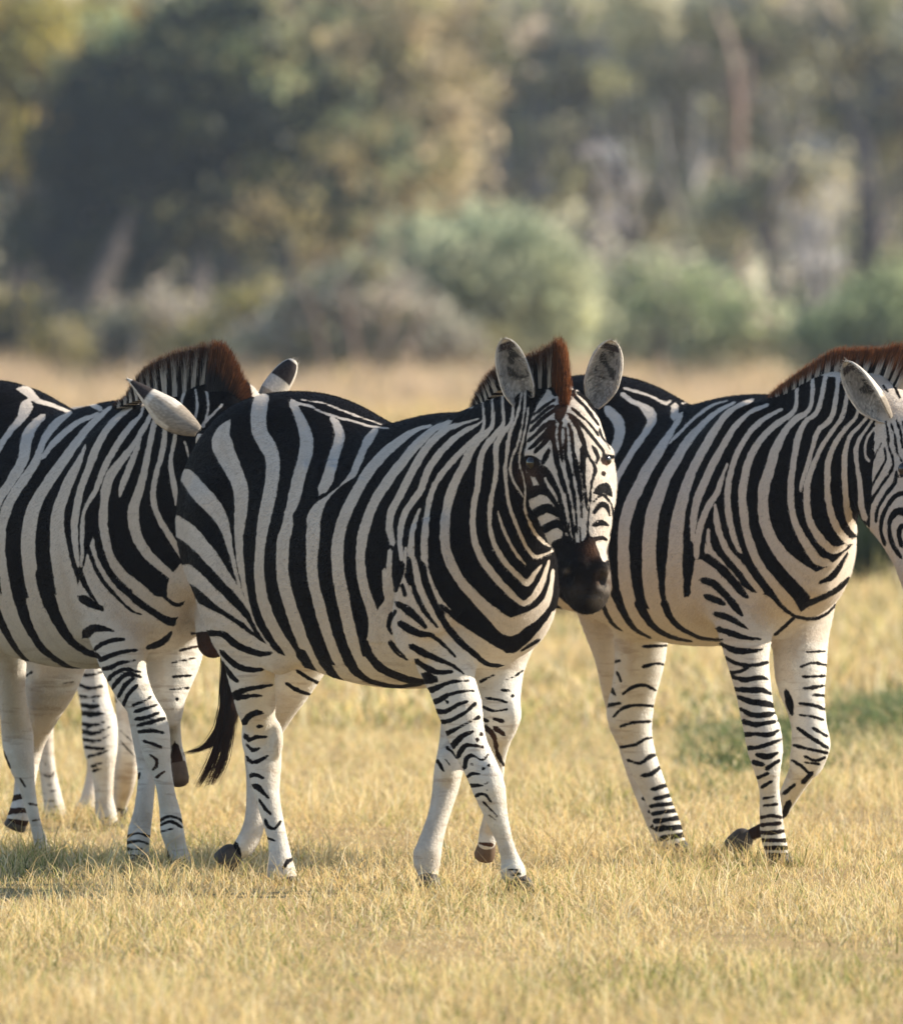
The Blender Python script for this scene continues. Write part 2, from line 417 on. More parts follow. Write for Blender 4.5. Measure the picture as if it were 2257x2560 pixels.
# ---- the zebra hidden behind the left one
def shape_back():
    fr = Frame(262, 5.3, 58)
    F = Flesh((-1.95, 4.2, -.02), (-.2, 7.1, 1.62), 0.008)
    torso(F, fr, -.02, -.0, .93)
    lg = lambda rows, k=.03, part='body': F.limb(leg_rows(rows), u=(0, 1, 0), k=k, part=part)
    lg([(215, 1420, 5.18, 150), (222, 1600, 5.15, 92), (226, 1685, 5.14, 76), (240, 1763, 5.13, 78), (248, 1802, 5.12, 88), (250, 1841, 5.12, 90), (252, 1880, 5.12, 82), (256, 1920, 5.13, 62),
        (259, 1959, 5.14, 50), (260, 1998, 5.15, 46), (266, 2037, 5.16, 56), (280, 2070, 5.17, 40), (286, 2085, 5.17, 44)], .05)
    lg([(318, 1450, 5.4, 150), (318, 1650, 5.35, 90), (319, 1760, 5.3, 62), (320, 1840, 5.28, 56), (320, 1880, 5.28, 54), (315, 1920, 5.32, 60), (311, 1959, 5.38, 54), (303, 1998, 5.45, 42), (297, 2030, 5.5, 30)], part='farfore')
    lg([(60, 1450, 5.95, 190), (80, 1600, 5.95, 120), (100, 1720, 5.98, 70), (108, 1800, 6.0, 52), (112, 1860, 6.0, 44), (118, 1920, 6.0, 42), (126, 1970, 6.0, 46), (136, 2020, 6.0, 52), (140, 2050, 6.0, 56), (141, 2066, 6.0, 56)], .05, part='hind')
    lg([(215, 1480, 6.2, 190), (222, 1620, 6.2, 110), (230, 1760, 6.25, 60), (241, 1850, 6.3, 56), (238, 1930, 6.25, 44), (222, 1995, 6.2, 42), (206, 2035, 6.2, 50)], .05, part='farhind')
    F.limb(px_rows([(300, 1320, 5.15, .17, .28), (350, 1240, 5.0, .13, .22), (410, 1180, 4.85, .1, .17), (450, 1165, 4.75, .09, .12)]), u=fr.l, k=.07)
    F.limb(px_rows([(455, 1150, 4.75, .09, .08), (480, 1230, 4.7, .13, .1), (492, 1330, 4.65, .1, .085), (500, 1430, 4.6, .075, .06)]), u=(-.3, 1, 0), k=.02, step=.02, part='head')
    return fr, F
# ------------------------------------------------------------------ coats: stripe strokes drawn on a side view of each animal
PATCH = {'A': (400, 900, 2.4027), 'B': (1000, 800, 2.555), 'C': (450, 1500, 1.897), 'D': (1200, 830, 4.505), 'E': (1000, 1650, 5.006),
         'G': (450, 1600, 3.146), 'E2': (1000, 1950, 5.006), 'L1': (0, 800, 2.555), 'L2': (0, 1450, 2.555), 'R1': (1450, 820, 2.233),
         'R2': (1400, 1450, 2.103), 'R3': (1950, 830, 3.296), 'S': (951, 1401, 1.876), 'P': (0, 0, 1.0)}

def strokes(patch, text):
    """'x y w, x y w, ...; next stroke' -> list of (n,3) arrays in side-view units"""
    ox, oy, s = PATCH[patch]
    out = []
    for part in text.split(';'):
        v = np.array([[float(a) for a in q.split()] for q in part.split(',') if q.strip()])
        if not len(v): continue
        v = np.stack([ox + v[:, 0] / s, oy + v[:, 1] / s, v[:, 2] / s], 1)
        if len(v) > 1:                                   # strokes end in a point
            v = catmull(v, 9.0)
            a = v[0] + (v[0] - v[1]) / max(np.hypot(*(v[0] - v[1])[:2]), 1e-6) * v[0, 2] * .8; a[2] = 0
            b = v[-1] + (v[-1] - v[-2]) / max(np.hypot(*(v[-1] - v[-2])[:2]), 1e-6) * v[-1, 2] * .8; b[2] = 0
            v = np.vstack([a, v, b])
        out.append(v)
    return out

def stroke_dist(xy, S):
    """signed: positive inside the stroke"""
    best = np.full(len(xy), -1e3)
    lo = S[:, :2].min(0) - S[:, 2].max() - 25; hi = S[:, :2].max(0) + S[:, 2].max() + 25
    m = np.flatnonzero(((xy > lo) & (xy < hi)).all(1))
    if not len(m): return best
    p = xy[m]; b = np.full(len(m), -1e3)
    if len(S) == 1:
        b = S[0, 2] / 2 - np.hypot(*(p - S[0, :2]).T)
    for a, c in zip(S[:-1], S[1:]):
        d = c[:2] - a[:2]; L = max(d @ d, 1e-9)
        t = np.clip(((p - a[:2]) @ d) / L, 0, 1)
        q = np.hypot(p[:, 0] - a[0] - t * d[0], p[:, 1] - a[1] - t * d[1])
        b = np.maximum(b, (a[2] + t * (c[2] - a[2])) / 2 - q)
    best[m] = b
    return best

def poly_dist(xy, poly):
    poly = np.asarray(poly, float); q = np.roll(poly, -1, 0)
    ins = np.zeros(len(xy), bool); d = np.full(len(xy), 1e9)
    for a, b in zip(poly, q):
        c = ((a[1] > xy[:, 1]) != (b[1] > xy[:, 1]))
        xi = (b[0] - a[0]) * (xy[:, 1] - a[1]) / (b[1] - a[1] if b[1] != a[1] else 1e-9) + a[0]
        ins ^= c & (xy[:, 0] < xi)
        e = b - a; t = np.clip(((xy - a) @ e) / max(e @ e, 1e-9), 0, 1)
        d = np.minimum(d, np.hypot(*(xy - a - t[:, None] * e).T))
    return np.where(ins, d, -d)

COAT = {}
BASE = {}
# body of the zebra that looks at the camera
BASE['middle'] = [(1180, 1020), (1250, 880), (1420, 900), (1450, 1000), (1450, 1480), (1378, 1532), (1346, 1579), (1309, 1616), (1278, 1634), (1241, 1619), (1199, 1592),
                  (1151, 1562), (1104, 1530), (1060, 1480), (1010, 1460), (985, 1470), (947, 1520), (925, 1560), (912, 1620), (910, 1640), (880, 1668), (812, 1662), (758, 1645), (708, 1640), (633, 1590),
                  (560, 1540), (496, 1508), (430, 1400), (400, 1100), (540, 960), (800, 950), (1000, 1030)]
COAT['middle'] = [
 ('body', 'A', 0, """165 700 90,235 790 105,310 870 100,365 950 80,400 1040 55,425 1150 32,455 1270 22,490 1400 14,515 1460 8;
 80 985 120,170 1040 110,240 1110 95,310 1190 85,380 1280 65,440 1360 45,500 1440 22,540 1510 10;
 160 1275 100,250 1340 80,320 1410 70,390 1470 60,450 1520 45,510 1570 28,560 1630 12;
 240 1545 90,350 1590 75,430 1620 65,500 1670 55,570 1720 40,640 1750 15;
 405 385 40,375 440 90,375 510 125,412 600 112,460 700 95,487 790 90,487 880 80,480 980 65,474 1080 50,480 1190 42,497 1310 32,522 1430 22,560 1560 14,610 1650 12,690 1760 10;
 610 235 90,592 330 95,600 430 90,645 510 95,675 590 85,675 700 80,655 820 78,628 950 75,610 1060 62,597 1180 55,597 1300 62,612 1420 66,650 1540 68,700 1640 65,760 1730 62,830 1820 50,900 1890 36,940 1920 16;
 800 262 50,830 330 50,865 410 70,882 500 80,868 590 78,838 690 75,815 790 75,790 880 65,772 925 52,765 1000 70,740 1090 75,735 1200 75,738 1300 72,760 1400 75,800 1530 75,845 1660 70,900 1780 60,960 1880 45,1010 1930 25;
 1035 350 30,1065 400 50,1080 460 60,1055 550 60,1030 640 65,1005 720 70,980 770 62;
 1290 430 40,1250 480 55,1225 530 40,1195 600 45,1160 680 40,1110 730 14,1050 785 10,1000 830 28,950 890 60,925 950 80,920 1050 78,912 1180 68,917 1300 65,945 1430 65,980 1560 65,1020 1690 62,1070 1810 55,1130 1890 35,1190 1930 20;
 800 258 16,900 275 14,960 308 12,1050 338 14,1160 368 12,1270 398 12,1370 410 10; 850 238 10,980 258 10,1080 296 12,1200 341 10,1330 388 8;
 1620 395 20,1550 415 25,1500 440 36,1420 500 50,1340 570 60,1240 690 62,1165 820 66,1115 920 66,1085 1010 68,1065 1130 72,1070 1260 75,1090 1390 75,1120 1530 72,1150 1660 70,1190 1780 55,1250 1860 45,1330 1910 30,1400 1930 16;
 1740 370 25,1640 420 40,1540 510 55,1450 620 58,1350 750 58,1280 870 58,1235 990 60,1210 1110 58,1205 1230 55,1225 1360 60,1260 1470 60,1290 1560 80,1310 1650 110,1350 1740 130,1430 1810 130,1510 1870 80,1570 1900 40;
 1350 1270 30,1362 1380 46,1400 1480 70,1440 1580 90"""),
 ('body', 'B', 0, """-60 1250 46,-40 1190 48,0 1120 50,60 1000 50,120 890 50,200 780 46,290 700 40,380 665 25,450 645 14,500 630 10; -60 1250 46,-70 1330 44,-50 1420 38;
 0 1420 30,5 1330 40,30 1240 40,80 1160 42,130 1090 44,170 980 46,230 880 44,320 780 40,410 710 30,490 670 18,530 640 12; 0 1420 30,10 1520 26,30 1600 20;
 125 1210 16,95 1290 30,75 1380 36,70 1480 40,85 1600 40,120 1720 36,170 1830 30,230 1930 24,260 1975 14;
 515 440 14,530 560 16,530 690 20,460 770 30,380 850 36,300 940 38,240 1020 38,200 1110 36,178 1200 38,162 1320 42,155 1440 44,160 1560 42,190 1680 40,250 1790 38,320 1880 36,400 1960 34,470 2030 26;
 585 400 16,590 540 16,590 670 28,530 740 40,470 800 48,430 880 50,390 960 52,345 1050 55,310 1150 58,290 1260 60,285 1370 62,295 1470 62,330 1570 62,390 1670 62,470 1760 66,560 1850 80,640 1920 100,700 1960 120,770 1930 90,860 1880 70,930 1810 50,965 1700 30,975 1600 20;
 655 380 16,655 540 18,660 660 28,610 730 36,550 800 40,520 870 38,505 960 38,495 1060 36,475 1160 36,465 1260 38,470 1370 40,490 1450 42,530 1540 46,590 1620 46,660 1700 44,730 1770 40,790 1810 36,850 1770 40,900 1690 40,935 1600 26,950 1540 16;
 730 380 14,720 560 16,710 650 24,650 730 34,612 810 34,615 900 32,610 1000 30,590 1100 28,575 1200 28,572 1300 30,590 1400 32,630 1490 34,690 1570 34,750 1630 32,810 1680 36,860 1620 26,900 1570 14;
 625 1225 10,650 1310 18,690 1400 20,740 1490 18,800 1560 10;
 790 380 10,760 560 12,745 620 14,710 700 22,690 780 22,680 870 22,672 970 22,680 1060 20,690 1150 22,720 1250 22,760 1350 22,800 1440 22,860 1510 24,920 1500 20,980 1470 14;
 800 440 10,790 600 12,755 780 14,715 880 14,705 960 16,730 1040 16,770 1100 14,785 1130 10; 820 560 10,800 700 12,765 850 12,765 930 12,790 1010 12,800 1100 14,795 1190 16,820 1280 18,870 1370 20,930 1430 16,965 1445 10;
 20 1650 20,60 1740 26,110 1830 26,180 1920 24,240 1990 14"""),

 ('body', 'A', 1, """850 1770 62,905 1855 46,965 1918 30,1040 1950 18,1110 1962 8; 985 1810 60,1050 1905 42,1110 1945 28,1190 1968 14; 1130 1790 58,1170 1865 46,1240 1920 34,1320 1946 26,1430 1962 18,1570 1948 14;
 1236 1700 36,1262 1780 44,1320 1845 46,1400 1890 44,1500 1922 38,1590 1933 28,1660 1928 14"""),
 ('body', 'A', 1, "280 1640 30,380 1650 36,440 1700 40,520 1740 38,600 1765 34,660 1762 20; 1385 1530 22,1370 1600 18,1390 1640 12; 1380 1700 16,1420 1760 14,1480 1800 8"),
 ('body', 'C', 1, """1240 30 20,1330 95 30,1430 150 44,1530 205 50,1572 228 50,1625 190 44,1700 120 34,1765 30 24; 1620 240 10,1700 190 12"""),
 ('body', 'S', 0, "45 -40 24,40 60 26,52 160 30,60 220 34; 118 -60 12,112 30 16,98 110 20,90 170 22; 160 0 20,178 90 24,208 180 28,250 250 32,300 330 34,370 420 34"),
 ('body', 'S', 1, """85 205 28,130 235 34,170 270 30,210 310 16; 95 300 32,140 325 36,190 345 28,240 352 20,300 400 14,350 450 8; 150 405 30,200 435 32,260 460 24,330 490 14,390 530 6; 175 475 26,220 505 26,270 525 22,330 522 14; 210 540 26,255 555 20;
 104 120 18,115 160 20; 100 20 26,88 80 24,72 140 16; 135 0 20,150 110 22,185 200 22,230 270 16,265 310 8; 195 20 26,220 120 28,262 220 28,312 310 28,370 380 28,430 430 24,500 485 20,580 500 16; 70 240 12,45 280 16,40 320 10; 50 380 10,80 420 10,110 450 6"""),
 ('body', 'E', 1, """370 380 70,440 360 65,540 310 50,680 270 30,850 260 16;
 420 530 60,500 500 65,580 450 55,700 410 35,850 385 25,920 390 20; 450 640 55,560 650 55,640 610 50,720 560 45,830 525 30; 510 780 45,620 760 45,720 710 40,830 650 35,890 590 35,940 550 40;
 560 930 60,640 900 50,750 840 25,880 770 20,980 720 40; 650 1080 70,710 1020 70,780 950 60,860 920 40,940 880 10; 730 1200 55,770 1120 55,830 1070 50,920 1070 25,980 1080 15;
 810 1340 50,830 1240 45,880 1195 40,960 1220 22,1030 1260 18,1100 1190 18; 850 1460 35,900 1425 35,990 1430 25; 880 1580 45,950 1570 35,1040 1570 20,1100 1530 20; 930 1720 35,1000 1680 28,1070 1690 20,1140 1780 16;
 1040 1780 18,1120 1860 26,1210 1960 22; 590 525 40; 965 1000 35; 1020 930 40; 1030 1090 30; 1110 1320 35; 900 1305 30; 1040 1365 35; 1090 1625 25; 960 1830 40"""),
 ('body', 'E2', 1, "1110 440 20,1200 510 16; 1350 1130 20,1460 1130 25; 1400 1190 20,1500 1180 14"),
 ('body', 'G', 1, """330 100 30,400 170 40,470 215 45,560 235 40,640 235 30; 330 180 30,400 280 35,450 320 25; 400 450 60,470 410 45,550 385 30,640 370 25,720 355 14; 450 455 40,560 440 25,640 440 14;
 505 645 45,545 600 45,600 570 40,640 575 20; 620 680 30,640 680 20; 520 760 40,540 790 25,600 765 26,680 765 18; 530 830 20,570 870 22,620 855 18; 525 930 30,570 965 26,630 945 24,690 910 14;
 540 1075 28,590 1060 26,650 1085 18; 590 1150 35,620 1165 40,690 1240 20; 630 1265 16,670 1330 22,710 1370 18; 670 1420 16,700 1475 22,750 1485 18,790 1430 10; 690 1560 12,740 1580 12; 820 1790 20,850 1740 24,880 1725 20"""),
 ('farhind', 'G', 1, "930 250 22,1010 300 26,1100 345 20; 840 345 22,930 400 26,1040 435 18; 330 1700 130,400 1640 120,430 1760 110"),
 ('inner', 'E', 1, "470 1270 35,510 1330 35,545 1390 16; 590 1100 30,660 1160 30,710 1220 25; 560 1240 20,620 1310 12"),
 ('farfore', 'E', 1, """1010 270 30,1090 230 25,1170 190 18; 1330 240 20,1430 210 20,1540 130 18; 1280 380 20,1380 385 16; 1080 480 22,1200 495 25,1330 530 25; 1020 580 30,1120 625 30,1200 640 24,1330 620 30; 1180 740 40,1280 770 40;
 1070 850 60,1150 920 60,1190 1020 50,1210 1150 45,1260 1260 45,1300 1320 25; 1200 860 60,1290 930 50; 1410 450 40; 1050 750 40,1100 770 30; 1000 2300 30,1150 2320 30; 1000 2400 40,1200 2420 40; 1000 2480 60,1200 2500 60"""),
 ('head', 'D', 1, "690 640 70,780 600 70,850 690 60; 600 560 30,680 600 40; 1075 540 50,1065 640 40,1040 700 30"),
 ('head', 'D', 1, """610 930 33,680 870 33,760 810 33,840 760 33;580 1020 33,650 960 37,730 890 39.6,820 830 39.6;570 1110 39.6,640 1040 44.9,720 960 44.9,820 890 52.8,880 850 66;550 1220 39.6,620 1160 44.9,700 1080 50.2,790 1010 52.8;560 1310 34.3,620 1260 44.9,700 1180 58.1,790 1090 66,830 1020 52.8;620 1350 39.6,680 1290 52.8,750 1210 66,790 1130 66;710 1470 26.4,740 1400 58.1,770 1330 47.5,775 1290 18.5;940 830 92,900 900 126.5,890 960 92;840 1060 39,820 1180 54.6,840 1300 62.5,860 1420 62.5,890 1550 54.6,920 1700 44.9,950 1800 35.1;910 1020 43,892 1150 43,905 1280 39,915 1400 33.2,930 1480 19.5;960 1080 29.3,965 1200 33.2,960 1330 33.2,970 1460 33.2,990 1580 31.2,1010 1700 27.4,1030 1800 23.4;1000 1040 33.2,1030 1150 37.1,1040 1260 39,1050 1380 29.3,1060 1480 33.2,1080 1600 31.2,1100 1700 27.4,1110 1800 23.4;1020 960 39,1090 1060 46.9,1140 1170 52.7,1180 1290 50.7,1185 1380 39,1150 1500 44.9,1140 1640 33.2,1140 1780 27.4;1010 930 33.1,1090 990 36.8,1180 1080 36.8,1270 1190 35,1340 1280 33.1,1390 1350 33.1,1380 1420 23.9;1040 860 27.6,1110 920 31.3,1200 1000 29.4,1270 1080 25.8,1330 1160 20.2;1050 700 41.4,1110 770 41.4,1190 850 41.4,1260 940 34.5,1330 1040 27.6;1120 690 46,1190 750 46,1260 840 41.4,1330 930 29.9,1370 1010 18.4;1350 1100 27.6,1370 1180 27.6,1420 1240 18.4,1460 1320 12.9;1260 1280 18.4,1300 1340 46,1330 1410 40.5,1310 1470 18.4;1200 1330 22.1,1240 1430 27.6,1290 1510 31.3,1280 1600 23.9,1240 1700 18.4;500 1440 73.2,580 1430 80.5,650 1450 48.8;555 1520 109.8,620 1580 115.9,690 1605 85.4;1390 1420 46,1430 1410 69,1510 1400 34.5;1415 1442 120.8"""),
 ('head', 'P', 2, "1385 1372,1405 1340,1420 1338,1440 1354,1452 1358,1468 1338,1484 1342,1496 1380,1506 1404,1545 1415,1545 1545,1370 1545"),
 ('head', 'B', 1, """880 950 40,930 960 42,965 1020 40,1005 1095 34,1030 1180 24,1050 1270 20,1060 1350 18; 890 1010 40,930 1080 36,980 1150 30,1020 1230 24,1040 1310 20; 1000 900 36,1030 1000 30,1060 1090 24,1080 1180 20,1095 1280 16,1105 1370 14;
 1060 880 30,1080 960 26,1100 1060 22,1115 1160 18,1125 1270 14,1130 1360 10; 1110 860 30,1130 960 26,1150 1060 20,1155 1160 16,1160 1260 12; 1165 830 40,1170 920 34,1175 1010 24,1185 1100 16,1190 1200 12;
 1250 960 20,1225 1040 18,1215 1130 14,1205 1230 12,1200 1300 10; 815 1110 76,900 1085 58,960 1120 34; 860 1235 58,940 1200 58,1010 1240 38; 920 1335 52,1000 1300 52,1035 1335 28; 805 1000 50,830 1060 40; 990 1435 45,1030 1410 34;
 800 890 50,860 940 80,880 985 50; 1265 1090 54,1310 1070 66,1340 1110 30; 1240 1230 18,1280 1180 36,1320 1190 30,1337 1245 12; 1240 1310 24,1290 1295 40,1325 1310 14; 1250 1400 30,1290 1390 30,1320 1405 14;
 1040 1300 12,1050 1390 18; 1075 1300 10,1080 1400 18; 1110 1310 8,1112 1400 16; 1150 1330 8,1152 1420 12; 1195 1290 12,1200 1380 20; 1235 1160 12,1290 1118 12,1345 1170 14,1362 1280 12,1345 1380 10; 1300 980 30; 1085 1440 90,1090 1520 150,1120 1620 190,1150 1720 190,1170 1790 150; 1205 1420 70,1220 1500 100,1220 1580 110; 1330 1560 50,1320 1660 60,1290 1740 50"""),
]
# the zebra on the left
BASE['left'] = [(-1000, 920), (0, 920), (120, 930), (240, 965), (300, 985), (340, 975), (400, 920), (620, 920), (660, 1200), (480, 1400), (415, 1492), (344, 1487), (297, 1463), (266, 1424), (250, 1379),
                (232, 1340), (200, 1446), (190, 1482), (125, 1486), (40, 1500), (-100, 1450), (-1000, 1400)]
COAT['left'] = [
 ('body', 'L1', 0, "-300 420 60,-330 650 60,-340 900 64,-320 1150 64,-260 1400 60,-180 1650 60; -480 440 60,-500 650 66,-490 880 66,-440 1120 60,-350 1350 50,-260 1520 40; -640 520 60,-640 720 70,-600 900 70,-520 1080 60,-420 1250 46; -760 700 70,-740 860 80,-680 1000 76,-580 1160 60,-480 1300 46; -850 950 80,-780 1080 80,-680 1200 66,-560 1340 50"),
 ('body', 'L1', 0, """120 440 20,170 450 60,210 490 50,250 520 30,320 540 30,400 570 24,450 590 24; 170 550 80,140 620 60,80 690 40,30 760 36,0 810 36,-60 900 40,-120 1010 50,-160 1150 60,-170 1300 60,-150 1500 60,-110 1700 70,-40 1850 70;
 420 436 12,500 476 26,570 526 36,640 566 30; 270 620 40,210 680 60,170 760 70,150 880 70,100 980 66,50 1060 60,0 1130 60,-50 1230 60,-75 1350 60,-80 1500 60,-60 1650 60,-20 1800 70,50 1950 60;
 440 600 30,370 650 50,310 720 50,270 790 40,230 900 50,160 1010 60,90 1110 64,40 1210 64,10 1330 60,5 1500 60,30 1650 60,60 1780 80,100 1900 90,160 2030 80,260 2130 50; 620 600 24,560 625 28,480 665 36,400 730 40,330 800 36,280 870 30;
 700 560 24,600 650 40,520 740 50,440 850 60,370 950 66,300 1050 70,240 1150 76,200 1250 84,182 1370 90,182 1500 90,200 1650 90,240 1780 100,300 1900 100,380 2040 80,480 2140 40;
 545 800 10,510 890 40,460 990 60,420 1080 66,380 1190 76,365 1310 90,375 1450 110,400 1600 130,440 1750 150,490 1900 150,560 2030 130,620 2130 80;
 830 560 30,740 630 40,670 720 46,610 830 50,570 940 46,530 1040 44,500 1140 44,480 1260 44,475 1380 40,490 1500 30,500 1570 16;
 935 470 18,900 600 22,830 680 36,760 780 40,700 880 40,650 980 40,610 1090 34,560 1170 26,530 1260 24,525 1370 24,525 1480 22,520 1570 14;
 985 470 20,960 610 26,900 720 36,850 800 36,790 880 44,720 970 60,680 1070 60,665 1180 56,660 1300 56,675 1420 56,710 1530 62,780 1630 66,880 1710 70,960 1770 50,1020 1800 20;
 895 760 20,860 860 34,820 960 42,780 1060 34,765 1125 16; 1040 460 20,1000 600 28,970 730 36,945 850 38,920 970 44,890 1090 54,855 1190 66,850 1280 70,875 1380 66,930 1480 60,1000 1550 56,1070 1610 50,1110 1650 30;
 1110 450 20,1060 620 30,1050 760 32,1030 870 32,1000 970 34,980 1080 36,985 1180 38,1030 1290 40,1090 1390 40,1150 1480 44,1180 1540 30; 1180 450 20,1140 600 20,1110 790 26,1090 890 30,1100 1000 36,1120 1100 34,1130 1180 24; 1180 780 10,1200 850 12,1210 920 10;
 1190 1600 110,1130 1660 90,1090 1720 50; 1140 640 10,1170 720 10; 1250 450 18,1260 560 18,1230 680 14; 1320 450 16,1330 560 14,1300 680 12; 1250 720 14,1330 630 14,1420 540 12; 1300 780 12,1350 700 12; 1390 700 14,1420 620 24,1470 590 16
"""),

 ('body', 'L2', 1, "95 -40 80,115 60 80,135 160 72,185 300 56,255 420 44,345 500 36,450 560 24,550 582 16,625 572 10; 275 -40 95,290 50 95,325 160 84,390 300 62,460 395 48,540 455 40,620 485 34; -60 100 60,0 260 50,55 365 40,125 470 28,205 548 14"),
 ('body', 'L1', 1, "600 1200 30,612 1330 38,642 1480 46,692 1600 40,770 1700 42,870 1790 44,970 1860 40,1100 1930 50,1200 1890 50,1260 1840 30; 550 1250 10,555 1400 14,585 1520 22,640 1640 24,720 1740 22,830 1850 14,900 1880 8; 510 1620 40,560 1720 24,640 1840 14; 530 1780 50,590 1810 40,650 1840 24"),
 ('body', 'L2', 1, """530 130 36,590 160 40,650 190 20; 555 340 60,590 310 50,650 310 40,720 325 14; 610 440 24,650 410 30,720 385 26,790 380 16; 640 510 22,690 490 28,780 460 24,870 450 14; 660 570 20,710 560 26,770 530 24,860 515 14;
 690 640 20,730 600 26,800 570 22,900 590 10; 720 690 22,760 640 28,820 600 24,900 620 10; 760 740 24,800 670 30,850 630 20; 790 800 22,820 730 24,870 680 20; 850 800 22,930 770 14,960 750 8; 870 840 20,930 820 20,1000 800 12;
 870 890 22,930 880 20,1010 850 12; 880 930 20,960 910 20,1050 885 16; 890 970 22,960 965 20,1040 975 14; 920 1030 16,980 1050 20,1030 1070 18; 960 1120 14,1000 1150 18,1000 1190 18,980 1210 14; 1000 1260 16,1050 1225 14;
 1020 1540 16,1080 1510 16,1150 1530 14,1170 1550 10; 1020 1570 14,1090 1545 16,1160 1580 12; 1030 1610 14,1100 1590 12; 1060 1740 20,1080 1800 40; 20 1100 16,60 1200 16; 130 1270 12,160 1320 12; 190 1430 10,240 1440 8; 210 1540 10,250 1530 8"""),
 ('farfore', 'L2', 1, """950 430 30,1010 410 40,1060 380 40,1090 340 20; 1110 620 14,1220 610 14; 1100 530 12,1240 500 14; 1150 450 12,1280 420 14; 1090 700 14,1200 690 12; 1130 760 20; 1240 240 14,1310 210 10; 1120 1070 50,1130 1160 80,1140 1250 80,1120 1310 60; 1000 60 12,1130 160 20,1250 100 16"""),
 ('inner', 'L2', 1, "810 1640 18,880 1620 14,955 1640 12; 810 1680 20,890 1670 16,950 1690 12; 820 1720 18,900 1720 14; 830 1760 14,900 1760 10; 890 1240 16,880 1270 12"),
 ('farhind', 'L2', 1, "410 660 8,470 650 6; 170 610 12,200 590 10; 60 1400 40,170 1380 30; 60 1480 40,180 1470 30; 60 1550 50,180 1560 40"),
 ('head', 'P', 1, "500 1600 40,535 1625 90,560 1600 60; 500 1200 20,560 1180 20; 500 1260 20,560 1250 20; 500 1320 20,560 1310 20; 540 1000 14,600 1010 14; 540 1060 14,620 1070 14"),
]
